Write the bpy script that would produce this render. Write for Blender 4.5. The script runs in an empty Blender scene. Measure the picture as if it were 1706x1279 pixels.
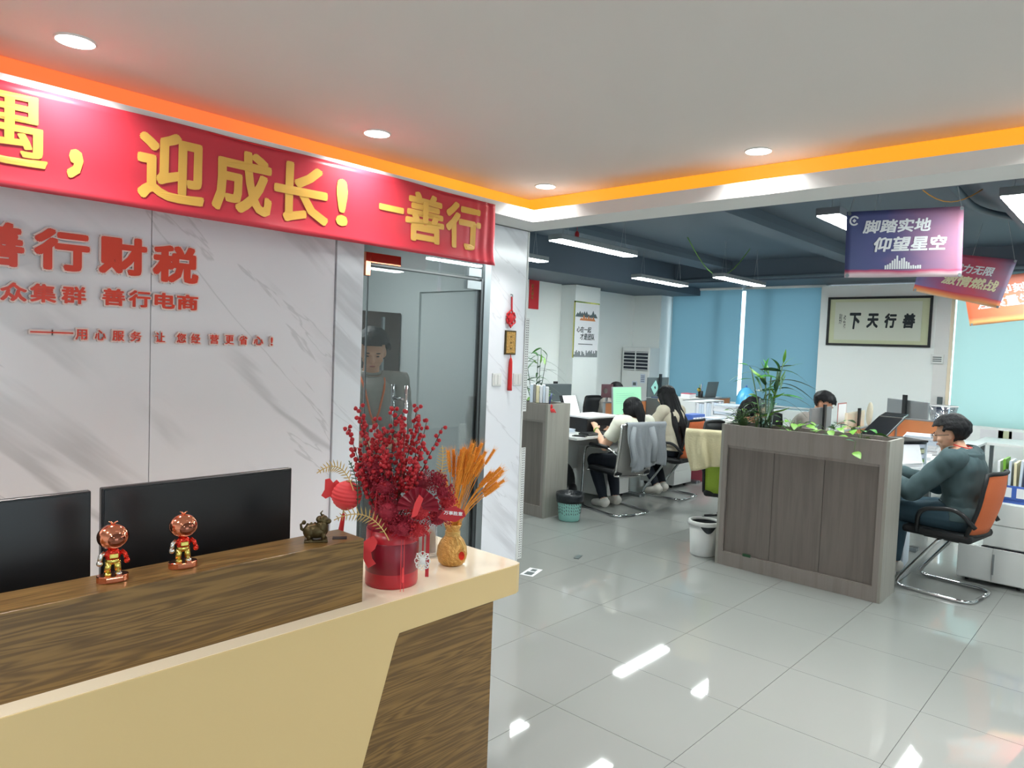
import bpy, math, random
import numpy as np
from mathutils import Vector, Matrix, Euler, noise
random.seed(7)
rnd = random.random
def ru(a, b): return a + (b - a) * random.random()
SC = bpy.context.scene
COL = SC.collection
D = bpy.data
PI = math.pi
rad = math.radians

# ------------------------------------------------------------ camera, world, light, exposure
cd = D.cameras.new('camera'); cam = D.objects.new('camera', cd); COL.objects.link(cam)
cd.sensor_width = 36.0; cd.sensor_fit = 'HORIZONTAL'
cd.lens = 36.0 * 1181.27 / 1706.0
cd.clip_start = 0.05; cd.clip_end = 100
PITCH, ROLL, YAW = -0.0513, 0.0388, -0.8295
cam.matrix_world = Matrix.Translation((-3.0704, -2.5268, 1.6039)) @ (
    Matrix.Rotation(YAW, 4, 'Z') @ Matrix.Rotation(PI/2 + PITCH, 4, 'X') @ Matrix.Rotation(ROLL, 4, 'Z'))
SC.camera = cam
W = D.worlds.new('sky'); SC.world = W; W.use_nodes = True
bg = W.node_tree.nodes['Background']; bg.inputs[0].default_value = (0.80, 0.93, 1.0, 1); bg.inputs[1].default_value = 3.2
VS = SC.view_settings
VS.view_transform = 'Standard'; VS.look = 'None'; VS.gamma = 1.0; VS.use_curve_mapping = False
VS.exposure = 0.0
CEIL_LAMP = 7.0      # watts per reception downlight
LINEAR_LAMP = 60.0    # radiance of the office tube lights
LED = 1.0            # radiance of the cove panels that stand in for LED glow

def area(name, loc, sx, sy, power, color=(1, 1, 1), rot=(0, 0, 0), shape='RECTANGLE', spread=180):
    l = D.lights.new(name, 'AREA'); l.shape = shape; l.size = sx
    if shape == 'RECTANGLE': l.size_y = sy
    l.energy = power; l.color = color; l.spread = rad(spread)
    o = D.objects.new(name, l); COL.objects.link(o); o.location = loc; o.rotation_euler = rot
    return o

# ------------------------------------------------------------ materials
def srgb(r, g, b):
    f = lambda c: (c/255/12.92) if c/255 <= .04045 else ((c/255 + .055)/1.055)**2.4
    return (f(r), f(g), f(b), 1)
def mat(name, rgb, rough=.5, metal=0., spec=.5, var=0., scale=8., bump=0., emit=None, estr=0., coat=0., alpha=None):
    m = D.materials.new(name); m.use_nodes = True
    nt = m.node_tree; b = nt.nodes['Principled BSDF']
    c = srgb(*rgb) if max(rgb) > 1.01 else (*rgb, 1)
    b.inputs['Base Color'].default_value = c
    b.inputs['Roughness'].default_value = rough
    b.inputs['Metallic'].default_value = metal
    b.inputs['Specular IOR Level'].default_value = spec
    b.inputs['Coat Weight'].default_value = coat
    if emit is not None:
        e = srgb(*emit) if max(emit) > 1.01 else (*emit, 1)
        b.inputs['Emission Color'].default_value = e; b.inputs['Emission Strength'].default_value = estr
    if var or bump:
        tc = nt.nodes.new('ShaderNodeTexCoord'); n = nt.nodes.new('ShaderNodeTexNoise')
        n.inputs['Scale'].default_value = scale; n.inputs['Detail'].default_value = 4
        nt.links.new(tc.outputs['Object'], n.inputs['Vector'])
        if var:
            mx = nt.nodes.new('ShaderNodeMix'); mx.data_type = 'RGBA'
            mx.inputs[6].default_value = tuple(max(0, v*(1-var)) for v in c[:3]) + (1,)
            mx.inputs[7].default_value = tuple(min(1, v*(1+var)) for v in c[:3]) + (1,)
            nt.links.new(n.outputs['Fac'], mx.inputs[0]); nt.links.new(mx.outputs[2], b.inputs['Base Color'])
        if bump:
            bp = nt.nodes.new('ShaderNodeBump'); bp.inputs['Strength'].default_value = bump; bp.inputs['Distance'].default_value = .01
            nt.links.new(n.outputs['Fac'], bp.inputs['Height']); nt.links.new(bp.outputs[0], b.inputs['Normal'])
    return m
def marble(name, base=(240, 236, 241), vein=(168, 165, 168), seed=0.0, rough=.16):
    m = mat(name, base, rough); nt = m.node_tree; L = nt.links; N = nt.nodes
    b = N['Principled BSDF']
    g = N.new('ShaderNodeNewGeometry'); mp = N.new('ShaderNodeMapping'); mp.vector_type = 'POINT'
    mp.inputs['Rotation'].default_value = (0, rad(-38), 0); mp.inputs['Location'].default_value = (seed, 0, seed*.7)
    mp.inputs['Scale'].default_value = (1, 1, 1)
    L.new(g.outputs['Position'], mp.inputs['Vector'])
    def ridge(scx, scz, w, dist, off):
        mp2 = N.new('ShaderNodeMapping'); mp2.inputs['Scale'].default_value = (scx, .3, scz); mp2.inputs['Location'].default_value = (off, 0, off)
        L.new(mp.outputs[0], mp2.inputs['Vector'])
        n = N.new('ShaderNodeTexNoise'); n.inputs['Scale'].default_value = 1; n.inputs['Detail'].default_value = 6
        n.inputs['Roughness'].default_value = .55; n.inputs['Distortion'].default_value = dist
        L.new(mp2.outputs[0], n.inputs['Vector'])
        s = N.new('ShaderNodeMath'); s.operation = 'SUBTRACT'; s.inputs[1].default_value = .5; L.new(n.outputs['Fac'], s.inputs[0])
        a = N.new('ShaderNodeMath'); a.operation = 'ABSOLUTE'; L.new(s.outputs[0], a.inputs[0])
        r = N.new('ShaderNodeMapRange'); r.inputs['From Min'].default_value = 0; r.inputs['From Max'].default_value = w
        r.inputs['To Min'].default_value = 1; r.inputs['To Max'].default_value = 0; r.interpolation_type = 'SMOOTHSTEP'
        L.new(a.outputs[0], r.inputs['Value']); return r.outputs[0]
    r1 = ridge(.16, 1.15, .030, .25, 3.1); r2 = ridge(.28, 1.7, .0055, .45, 9.4); 
    big = N.new('ShaderNodeTexNoise'); big.inputs['Scale'].default_value = 1.1; L.new(mp.outputs[0], big.inputs['Vector'])
    gate = N.new('ShaderNodeMapRange'); gate.inputs['From Min'].default_value = .42; gate.inputs['From Max'].default_value = .6
    L.new(big.outputs['Fac'], gate.inputs['Value'])
    m1 = N.new('ShaderNodeMath'); m1.operation = 'MULTIPLY'; L.new(r1, m1.inputs[0]); L.new(gate.outputs[0], m1.inputs[1])
    m2 = N.new('ShaderNodeMath'); m2.operation = 'MULTIPLY'; L.new(r2, m2.inputs[0]); m2.inputs[1].default_value = .7
    mx = N.new('ShaderNodeMath'); mx.operation = 'MAXIMUM'; L.new(m1.outputs[0], mx.inputs[0]); L.new(m2.outputs[0], mx.inputs[1])
    k = N.new('ShaderNodeMath'); k.operation = 'MULTIPLY'; k.inputs[1].default_value = .46; L.new(mx.outputs[0], k.inputs[0])
    c = N.new('ShaderNodeMix'); c.data_type = 'RGBA'; c.inputs[6].default_value = srgb(*base); c.inputs[7].default_value = srgb(*vein)
    L.new(k.outputs[0], c.inputs[0]); L.new(c.outputs[2], b.inputs['Base Color'])
    return m
def wood(name, dark, light, axis='X', scale=1.0, rough=.35, fine=60.):
    m = mat(name, light, rough); nt = m.node_tree; L = nt.links; N = nt.nodes; b = N['Principled BSDF']
    g = N.new('ShaderNodeTexCoord'); mp = N.new('ShaderNodeMapping')
    s = {'X': (.42, 8, 8), 'Y': (9, 1.0, 9), 'Z': (14, 14, .8)}[axis]
    mp.inputs['Scale'].default_value = tuple(v*scale for v in s)
    L.new(g.outputs['Object'], mp.inputs['Vector'])
    n = N.new('ShaderNodeTexNoise'); n.inputs['Scale'].default_value = 1.2; n.inputs['Detail'].default_value = 3; n.inputs['Distortion'].default_value = .35
    L.new(mp.outputs[0], n.inputs['Vector'])
    mul = N.new('ShaderNodeMath'); mul.operation = 'MULTIPLY'; mul.inputs[1].default_value = fine; L.new(n.outputs['Fac'], mul.inputs[0])
    sn = N.new('ShaderNodeMath'); sn.operation = 'SINE'; L.new(mul.outputs[0], sn.inputs[0])
    mr = N.new('ShaderNodeMapRange'); mr.inputs['From Min'].default_value = -1; L.new(sn.outputs[0], mr.inputs['Value'])
    n2 = N.new('ShaderNodeTexNoise'); n2.inputs['Scale'].default_value = 9; n2.inputs['Detail'].default_value = 6; L.new(mp.outputs[0], n2.inputs['Vector'])
    ad = N.new('ShaderNodeMath'); ad.operation = 'MULTIPLY_ADD'; ad.inputs[1].default_value = .45; L.new(mr.outputs[0], ad.inputs[0])
    m2 = N.new('ShaderNodeMath'); m2.operation = 'MULTIPLY'; m2.inputs[1].default_value = .55; L.new(n2.outputs['Fac'], m2.inputs[0]); L.new(m2.outputs[0], ad.inputs[2])
    c = N.new('ShaderNodeMix'); c.data_type = 'RGBA'; c.inputs[6].default_value = srgb(*dark); c.inputs[7].default_value = srgb(*light)
    L.new(ad.outputs[0], c.inputs[0]); L.new(c.outputs[2], b.inputs['Base Color'])
    return m
def blind_mat(name, rgb, tr):
    m = D.materials.new(name); m.use_nodes = True; nt = m.node_tree; N = nt.nodes; L = nt.links
    for n in list(N): N.remove(n)
    o = N.new('ShaderNodeOutputMaterial'); d = N.new('ShaderNodeBsdfDiffuse'); t = N.new('ShaderNodeBsdfTranslucent'); mx = N.new('ShaderNodeMixShader')
    d.inputs[0].default_value = srgb(*rgb); t.inputs[0].default_value = srgb(*rgb); mx.inputs[0].default_value = tr
    L.new(d.outputs[0], mx.inputs[1]); L.new(t.outputs[0], mx.inputs[2]); L.new(mx.outputs[0], o.inputs[0]); return m
def glass_mat(name, tint, refl=.25, rough=.02):
    m = D.materials.new(name); m.use_nodes = True; nt = m.node_tree; N = nt.nodes; L = nt.links
    for n in list(N): N.remove(n)
    o = N.new('ShaderNodeOutputMaterial'); g = N.new('ShaderNodeBsdfGlossy'); t = N.new('ShaderNodeBsdfTransparent'); mx = N.new('ShaderNodeMixShader')
    g.inputs['Roughness'].default_value = rough; t.inputs[0].default_value = (*tint, 1)
    lw = N.new('ShaderNodeLayerWeight'); lw.inputs[0].default_value = .3
    mm = N.new('ShaderNodeMath'); mm.operation = 'MULTIPLY_ADD'; mm.inputs[1].default_value = .5; mm.inputs[2].default_value = refl
    L.new(lw.outputs['Fresnel'], mm.inputs[0]); L.new(mm.outputs[0], mx.inputs[0])
    L.new(t.outputs[0], mx.inputs[1]); L.new(g.outputs[0], mx.inputs[2]); L.new(mx.outputs[0], o.inputs[0]); return m

M = {}
M['white'] = mat('white_paint', (226, 226, 224), .6, var=.02, scale=2)
M['white2'] = mat('office_wall_paint', (240, 245, 243), .6, var=.01, scale=2)
M['ceil'] = mat('ceiling_paint', (214, 211, 207), .75, var=.015, scale=1.5)
M['navy'] = mat('navy_paint', (80, 94, 108), .6, var=.08, scale=1.2)
M['navy2'] = mat('navy_duct', (88, 104, 116), .6)
M['marble'] = marble('marble', seed=0.0)
M['marble2'] = marble('marble_pillar', (238, 240, 246), (186, 186, 192), seed=5.0)
M['tile'] = mat('floor_tile', (150, 152, 149), .035, spec=.5, var=.025, scale=1.6)
M['grout'] = mat('grout', (138, 138, 134), .7)
M['walnut'] = wood('walnut_veneer', (66, 46, 22), (140, 108, 60), 'X', 1.7, .30, 95.)
M['oakgrey'] = wood('grey_veneer', (136, 127, 121), (154, 145, 139), 'Z', 1.2, .45, 14.)
M['oakdark'] = wood('dark_grey_veneer', (108, 99, 93), (130, 121, 114), 'Z', 1.2, .45, 14.)
M['oakend'] = wood('light_grey_veneer', (150, 147, 138), (168, 165, 156), 'Z', 1.2, .45, 14.)
M['cream'] = mat('cream_lacquer', (204, 178, 126), .28, coat=.3)
M['creamtop'] = mat('cream_stone', (240, 226, 200), .12, coat=.4, var=.03, scale=5)
M['black'] = mat('black_plastic', (28, 29, 32), .28)
M['blackmatte'] = mat('black_matte', (22, 24, 27), .6)
M['chrome'] = mat('chrome', (215, 218, 220), .14, 1.0)
M['steel'] = mat('brushed_steel', (165, 172, 175), .3, .9)
M['copper'] = mat('rose_gold', (232, 150, 118), .12, 1.0)
M['visor'] = mat('smoky_visor', (150, 92, 74), .06, 1.0)
M['gold'] = mat('gold', (205, 160, 92), .36, .8, bump=1.0, scale=90, var=.15)
M['goldleaf'] = mat('gold_leaf', (205, 172, 105), .35, .6)
M['ygold'] = mat('bright_gold', (225, 205, 110), .14, 1.0)
M['silver'] = mat('silver_metal', (222, 218, 216), .13, 1.0)
M['redmetal'] = mat('red_metal', (215, 60, 45), .15, .9)
M['bronze'] = mat('bronze', (82, 70, 44), .42, .7, var=.3, scale=40, bump=.4)
M['red'] = mat('red_paper', (205, 32, 42), .45)
M['dred'] = mat('dark_red_satin', (128, 18, 38), .35, var=.1)
M['redb'] = mat('red_bucket', (178, 34, 46), .3)
M['lantern'] = mat('red_lantern_paper', (222, 62, 66), .6)
M['berry'] = mat('red_berries', (176, 20, 34), .35)
M['stem'] = mat('brown_stem', (62, 40, 30), .6)
M['fuzz'] = mat('crimson_flowers', (150, 26, 48), .7, var=.25, scale=60)
M['fuzz2'] = mat('scarlet_flowers', (190, 44, 52), .7, var=.25, scale=60)
M['wheat'] = mat('orange_wheat', (242, 158, 50), .6, var=.15, scale=40)
M['wheat2'] = mat('orange_straw', (228, 158, 60), .6)
M['banner'] = mat('red_banner_cloth', (198, 52, 68), .34, var=.06, scale=3)
M['bannertext'] = mat('yellow_foil', (226, 178, 84), .3, spec=.6)
M['logored'] = mat('orange_red_acrylic', (226, 66, 42), .3)
M['logoedge'] = mat('white_acrylic', (238, 214, 208), .3)
M['led'] = mat('led_amber', (120, 60, 12), .6, emit=(1.0, .36, .020), estr=LED*1.15)  # emission imitates LED light washing the riser
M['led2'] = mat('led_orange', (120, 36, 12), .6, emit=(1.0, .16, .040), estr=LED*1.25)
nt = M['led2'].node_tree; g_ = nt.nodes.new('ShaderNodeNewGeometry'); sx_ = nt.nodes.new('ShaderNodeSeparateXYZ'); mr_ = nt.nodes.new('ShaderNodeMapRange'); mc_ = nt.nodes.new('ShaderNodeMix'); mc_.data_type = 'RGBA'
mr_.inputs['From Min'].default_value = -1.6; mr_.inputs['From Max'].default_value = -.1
mc_.inputs[6].default_value = (1.0, .16, .040, 1); mc_.inputs[7].default_value = (1.0, .36, .020, 1)  # redder away from the corner: banner bounce light put into the emission
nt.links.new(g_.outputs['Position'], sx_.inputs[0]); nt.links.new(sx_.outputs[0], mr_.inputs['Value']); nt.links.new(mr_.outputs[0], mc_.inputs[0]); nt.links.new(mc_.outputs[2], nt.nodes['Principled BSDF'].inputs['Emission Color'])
M['lamp'] = mat('lamp_diffuser', (255, 255, 255), .5, emit=(.93, 1.0, .98), estr=LINEAR_LAMP)
M['down'] = mat('downlight_diffuser', (255, 255, 255), .5, emit=(1, .985, .96), estr=9.0)
M['alu'] = mat('lamp_housing', (150, 155, 158), .4, .5)
M['leaf'] = mat('green_leaf', (58, 128, 44), .45, var=.3, scale=14)
M['leafl'] = mat('light_leaf', (118, 172, 62), .45, var=.25, scale=14)
M['leafd'] = mat('dark_leaf', (36, 78, 48), .4, var=.25, scale=14)
M['stalk'] = mat('bamboo_stalk', (104, 132, 82), .5, var=.2, scale=12)
M['soil'] = mat('soil', (60, 48, 38), .9, var=.3, scale=40)
M['glassv'] = glass_mat('vase_glass', (.84, .93, .9), .10)
M['glassd'] = glass_mat('door_glass', (.84, .88, .88), .06, .015)
M['glassw'] = glass_mat('window_glass', (.93, .96, .97), .04)
M['acryl'] = glass_mat('clear_acrylic', (.93, .94, .96), .12)
M['deskw'] = mat('white_desk', (222, 224, 222), .35)
M['orangep'] = mat('orange_panel', (206, 132, 84), .6)
M['orangem'] = mat('orange_mesh', (222, 112, 60), .6, bump=.5, scale=200)
M['greym'] = mat('grey_mesh', (150, 148, 144), .55, bump=.5, scale=200)
M['greenm'] = mat('lime_mesh', (160, 190, 60), .6, bump=.5, scale=200)
M['paper'] = mat('paper', (232, 233, 236), .7, var=.03, scale=30)
M['binder'] = mat('pale_binder', (206, 216, 228), .45)
M['blue'] = mat('blue_plastic', (66, 100, 178), .4)
M['dblue'] = mat('dark_blue_plastic', (52, 66, 110), .4)
M['screen'] = mat('green_screen', (150, 205, 170), .3, emit=(150, 215, 175), estr=.62)
M['gscreen'] = mat('grey_backpanel', (86, 96, 98), .4)
M['skin'] = mat('skin', (212, 158, 128), .5, spec=.35)
M['skin2'] = mat('skin_pale', (226, 178, 150), .5, spec=.35)
M['hair'] = mat('black_hair', (18, 18, 21), .55, spec=.25, bump=.4, scale=90)
M['tee'] = mat('cream_tshirt', (226, 224, 208), .8, bump=.2, scale=12)
M['knit'] = mat('beige_knit', (200, 192, 172), .85, bump=.3, scale=60)
M['navycl'] = mat('navy_trousers', (26, 34, 46), .8, bump=.2, scale=14)
M['sweat'] = mat('dark_teal_sweatshirt', (66, 86, 90), .85, bump=.25, scale=12)
M['jeans'] = mat('dark_blue_jeans', (52, 78, 92), .8)
M['greysh'] = mat('grey_shirt', (142, 136, 130), .8, bump=.2, scale=14)
M['shoe'] = mat('white_trainers', (222, 218, 210), .6)
M['lips'] = mat('lips', (170, 96, 86), .5)
M['eye'] = mat('dark_eyes', (30, 24, 22), .3)
M['greycloth'] = mat('grey_cardigan', (150, 155, 160), .9, bump=.3, scale=50)
M['creamcloth'] = mat('cream_towel', (226, 216, 178), .9, bump=.3, scale=70)
M['mint'] = mat('mint_plastic', (150, 206, 196), .45)
M['binbag'] = mat('black_bin_bag', (20, 26, 32), .35, bump=.7, scale=30)
M['whitep'] = mat('white_plastic', (226, 228, 226), .4)
M['darkslot'] = mat('dark_slot', (40, 46, 58), .6)
M['orange'] = mat('orange_ribbon', (226, 108, 48), .6)
M['red2'] = mat('bright_red', (214, 34, 36), .5)
M['mauve'] = mat('mauve_plastic', (104, 70, 78), .5)
M['pink'] = mat('pink_box', (196, 92, 108), .6)
M['brownw'] = mat('brown_cabinet', (70, 58, 54), .5)
M['ink'] = mat('black_ink', (34, 42, 46), .8)
M['rice'] = mat('rice_paper', (205, 210, 196), .8)
M['rice2'] = mat('mount_paper', (196, 202, 168), .8)
M['plasterg'] = mat('inner_room_paint', (196, 202, 202), .7)

# ------------------------------------------------------------ mesh helpers
class MB:
    def __init__(s): s.v = []; s.f = []; s.m = []
    def add(s, vs, fs, mi=0):
        o = len(s.v); s.v += [tuple(v) for v in vs]; s.f += [tuple(i+o for i in f) for f in fs]; s.m += [mi]*len(fs); return s
    def box(s, x0, x1, y0, y1, z0, z1, mi=0):
        return s.add([(x0,y0,z0),(x1,y0,z0),(x1,y1,z0),(x0,y1,z0),(x0,y0,z1),(x1,y0,z1),(x1,y1,z1),(x0,y1,z1)],
                     [(0,3,2,1),(4,5,6,7),(0,1,5,4),(1,2,6,5),(2,3,7,6),(3,0,4,7)], mi)
    def obox(s, c, size, rot=(0,0,0), mi=0):
        R = Euler(rot).to_matrix(); c = Vector(c); h = [k/2 for k in size]
        vs = [c + R @ Vector((a*h[0], b*h[1], d*h[2])) for d in (-1,1) for a,b in ((-1,-1),(1,-1),(1,1),(-1,1))]
        return s.add(vs, [(0,3,2,1),(4,5,6,7),(0,1,5,4),(1,2,6,5),(2,3,7,6),(3,0,4,7)], mi)
    def cyl(s, p0, p1, r0, r1=None, n=12, mi=0):
        r1 = r0 if r1 is None else r1; p0 = Vector(p0); p1 = Vector(p1); d = (p1-p0).normalized()
        a = d.orthogonal().normalized(); b = d.cross(a)
        vs = [p + r*(math.cos(t)*a + math.sin(t)*b) for p, r in ((p0,r0),(p1,r1)) for t in [2*PI*i/n for i in range(n)]]
        fs = [(i,(i+1)%n,n+(i+1)%n,n+i) for i in range(n)] + [tuple(range(n-1,-1,-1)), tuple(range(n,2*n))]
        return s.add(vs, fs, mi)
    def lathe(s, prof, c=(0,0,0), n=24, mi=0, sx=1, sy=1):
        vs = [(c[0]+r*math.cos(2*PI*i/n)*sx, c[1]+r*math.sin(2*PI*i/n)*sy, c[2]+z) for r, z in prof for i in range(n)]
        fs = [(j*n+i, j*n+(i+1)%n, (j+1)*n+(i+1)%n, (j+1)*n+i) for j in range(len(prof)-1) for i in range(n)]
        return s.add(vs, fs, mi)
    def tube(s, pts, r, n=8, mi=0, rend=None):
        pts = [Vector(p) for p in pts]; k = len(pts); vs = []; up = None
        for i, p in enumerate(pts):
            d = (pts[min(i+1,k-1)] - pts[max(i-1,0)]).normalized()
            if up is None: up = d.orthogonal().normalized()
            a = (up - d*up.dot(d)); a = a.normalized() if a.length > 1e-6 else d.orthogonal().normalized(); up = a; b = d.cross(a)
            rr = r if rend is None else r + (rend-r)*i/(k-1)
            vs += [p + rr*(math.cos(2*PI*j/n)*a + math.sin(2*PI*j/n)*b) for j in range(n)]
        fs = [(i*n+j, i*n+(j+1)%n, (i+1)*n+(j+1)%n, (i+1)*n+j) for i in range(k-1) for j in range(n)]
        fs += [tuple(range(n-1,-1,-1)), tuple(range((k-1)*n, k*n))]
        return s.add(vs, fs, mi)
    def sph(s, c, r, rot=None, nu=14, nv=9, mi=0):
        R = rot or Matrix.Identity(3); r = (r,r,r) if not hasattr(r,'__len__') else r; c = Vector(c)
        vs = [c + R @ Vector((0,0,-r[2]))]
        for j in range(1, nv):
            t = PI*j/nv
            vs += [c + R @ Vector((r[0]*math.sin(t)*math.cos(2*PI*i/nu), r[1]*math.sin(t)*math.sin(2*PI*i/nu), -r[2]*math.cos(t))) for i in range(nu)]
        vs.append(c + R @ Vector((0,0,r[2])))
        fs = [(0, 1+(i+1)%nu, 1+i) for i in range(nu)]
        fs += [(1+(j-1)*nu+i, 1+(j-1)*nu+(i+1)%nu, 1+j*nu+(i+1)%nu, 1+j*nu+i) for j in range(1,nv-1) for i in range(nu)]
        e = len(vs)-1; fs += [(e, 1+(nv-2)*nu+i, 1+(nv-2)*nu+(i+1)%nu) for i in range(nu)]
        return s.add(vs, fs, mi)
    def prism(s, pts, plane, d0, d1, mi=0):
        f = {'xz': lambda p, d: (p[0], d, p[1]), 'xy': lambda p, d: (p[0], p[1], d), 'yz': lambda p, d: (d, p[0], p[1])}[plane]
        n = len(pts); vs = [f(p, d0) for p in pts] + [f(p, d1) for p in pts]
        return s.add(vs, [tuple(range(n)), tuple(range(2*n-1, n-1, -1))] + [(i, n+i, n+(i+1)%n, (i+1)%n) for i in range(n)], mi)
    def grid(s, fn, nu, nv, mi=0):
        vs = [fn(i/nu, j/nv) for j in range(nv+1) for i in range(nu+1)]
        return s.add(vs, [(j*(nu+1)+i, j*(nu+1)+i+1, (j+1)*(nu+1)+i+1, (j+1)*(nu+1)+i) for j in range(nv) for i in range(nu)], mi)
    def mesh(s, name, mats, smooth=False):
        me = D.meshes.new(name); me.from_pydata(s.v, [], s.f)
        for m in (mats if isinstance(mats, (list,tuple)) else [mats]): me.materials.append(M[m] if isinstance(m, str) else m)
        if len(me.materials) > 1: me.polygons.foreach_set('material_index', s.m)
        if smooth: me.polygons.foreach_set('use_smooth', [True]*len(me.polygons))
        me.update(); return me
    def build(s, name, mats, parent=None, smooth=False, bevel=0, loc=None, rot=None, solid=0, fix=True):
        me = s.mesh(name, mats, smooth)
        if fix:
            import bmesh
            bm = bmesh.new(); bm.from_mesh(me); bmesh.ops.recalc_face_normals(bm, faces=bm.faces); bm.to_mesh(me); bm.free()
        o = D.objects.new(name, me); COL.objects.link(o)
        if parent is not None: o.parent = parent
        if loc: o.location = loc
        if rot: o.rotation_euler = rot
        if solid:
            md = o.modifiers.new('solid', 'SOLIDIFY'); md.thickness = solid; md.offset = 0
        if bevel:
            md = o.modifiers.new('bevel', 'BEVEL'); md.width = bevel; md.segments = 2; md.limit_method = 'ANGLE'; md.angle_limit = rad(40)
        if smooth == 'auto': 
            pass
        return o
def thing(name, label, cat, loc=(0,0,0), rz=0, group=None, rot=None):
    o = D.objects.new(name, None); COL.objects.link(o); o.empty_display_size = .1
    o.location = loc; o.rotation_euler = rot or (0,0,rz); o['label'] = label; o['category'] = cat
    if group: o['group'] = group
    return o
def tag(o, label, cat, group=None):
    o['label'] = label; o['category'] = cat
    if group: o['group'] = group
    return o
def struct(o): o['kind'] = 'structure'; return o
def stuff(o): o['kind'] = 'stuff'; return o
def kids(o): return [c for c in D.objects if c.parent is o]
def dup(root, loc, rz, label, group=None, rot=None):
    r = root.copy(); COL.objects.link(r); r.location = loc; r.rotation_euler = rot or (0,0,rz); r['label'] = label
    if group: r['group'] = group
    for ch in kids(root):
        c = ch.copy(); COL.objects.link(c); c.parent = r
        for g in kids(ch):
            d = g.copy(); COL.objects.link(d); d.parent = c
    return r
def ev_mesh(o, name):
    bpy.context.view_layer.update()
    dg = bpy.context.evaluated_depsgraph_get()
    return D.meshes.new_from_object(o.evaluated_get(dg), depsgraph=dg)
def text(name, body, m, parent, O, U, V, w=None, h=None, extrude=.001, bold=.0, dens=None, fn=None, align=None, m2=None, shear=0, lift=0.0):
    """flat lettering, left bottom at O, running along unit U, upright along unit V, fitted to w x h"""
    cu = D.curves.new('lettering', 'FONT'); cu.body = body; cu.extrude = extrude; cu.offset = 0; cu.resolution_u = 2; cu.shear = shear
    ob = D.objects.new('lettering', cu); COL.objects.link(ob)
    me = ev_mesh(ob, name); D.objects.remove(ob)
    co = np.empty(len(me.vertices)*3); me.vertices.foreach_get('co', co); co = co.reshape(-1,3)
    mn = co.min(0); mx = co.max(0); sx = (w/(mx[0]-mn[0])) if w else 1; sy = (h/(mx[1]-mn[1])) if h else sx
    if not w: sx = sy
    if bold > 0:
        faces = [tuple(p.vertices) for p in me.polygons]; n0 = len(co); K = 8
        D.meshes.remove(me)
        ang = [(-.8,-.8),(.8,-.8),(.8,.8),(-.8,.8),(1,0),(-1,0),(0,1),(0,-1)]
        allc = [co] + [co + np.array([bold*a, bold*b, 1e-5*(k+1)]) for k, (a, b) in enumerate(ang)]
        me = D.meshes.new(name); co = np.concatenate(allc)
        me.from_pydata(co.tolist(), [], [tuple(i+q*n0 for i in f) for q in range(K+1) for f in faces])
        mn = co.min(0); mx = co.max(0); sx = (w/(mx[0]-mn[0])) if w else 1; sy = (h/(mx[1]-mn[1])) if h else sx
        if not w: sx = sy
    U = Vector(U).normalized(); V = Vector(V).normalized(); Nn = U.cross(V); O = Vector(O)
    x = (co[:,0]-mn[0])*sx; y = (co[:,1]-mn[1])*sy; z = co[:,2] + lift
    P = np.array(O)[None] + x[:,None]*np.array(U)[None] + y[:,None]*np.array(V)[None] + z[:,None]*np.array(Nn)[None]
    if fn is not None: P = fn(P)
    me.vertices.foreach_set('co', P.ravel()); me.materials.clear(); me.materials.append(M[m])
    me.name = name; me.update()
    o = D.objects.new(name, me); COL.objects.link(o)
    if parent is not None: o.parent = parent
    return o
def arc(pts, r, n=6):
    """polyline with rounded corners"""
    pts = [Vector(p) for p in pts]; out = [pts[0]]
    for i in range(1, len(pts)-1):
        a, b, c = pts[i-1], pts[i], pts[i+1]; u = (a-b); v = (c-b)
        q = min(r, u.length*.49, v.length*.49); p0 = b+u.normalized()*q; p1 = b+v.normalized()*q
        for k in range(n+1):
            t = k/n; out.append((1-t)**2*p0 + 2*t*(1-t)*b + t*t*p1)
    out.append(pts[-1]); return out

# ============================================================ SETTING
# floor: slab with tiles as parts (0.6 m grid through the corner at x=0, y=0)
fl = struct(MB().box(-4.8, 7.75, -6.2, 4.4, -.12, -.006).build('floor', 'grout'))
tm = MB().box(.0013, .5987, .0013, .5987, -.006, 0).mesh('tile', 'tile')
far = MB()
for i in range(-8, 13):
    for j in range(-11, 8):
        x, y = i*.6, j*.6
        near = (-1.3 < x < 5.0 and -3.1 < y < 2.6) and (x*.737 + y*.676) > -2.6 and not (x > 2.4 and y < -2.3)
        if near:
            o = D.objects.new('tile', tm); COL.objects.link(o); o.parent = fl; o.location = (x, y, 0)
        elif x < 7.5:
            far.box(x+.0013, min(x+.5987, 7.75), y+.0013, y+.5987, -.006, 0)
stuff(far.build('tile_field', 'tile', fl))
# reception ceiling, riser, ledge, glowing panels in place of hidden LED strips
struct(MB().box(-4.8, .60, -6.2, .86, 2.60, 2.70).build('ceiling', 'ceil'))
struct(MB().box(.56, .60, -6.2, .74, 2.40, 2.60).build('trim_1', 'white'))        # beam over the opening
MBB = MB().box(.335, .56, -6.2, .73, 2.40, 2.425); MBB.box(.335, .35, -6.2, .464, 2.425, 2.475)
struct(MBB.build('trim_2', 'white'))
MBB = MB().box(-4.8, .335, .464, .73, 2.40, 2.425); MBB.box(-4.8, .35, .464, .479, 2.425, 2.475)
struct(MBB.build('trim_3', 'white'))
struct(MB().box(-4.8, .60, .71, .86, 2.40, 2.60).build('trim_12', 'white'))
tag(MB().box(.530, .545, -6.1, .69, 2.44, 2.597).build('light_strip', 'led'), 'amber LED light band glowing in the ceiling cove along the office opening', 'light strip')  # glowing panel added over the riser, imitates its LED wash
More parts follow.
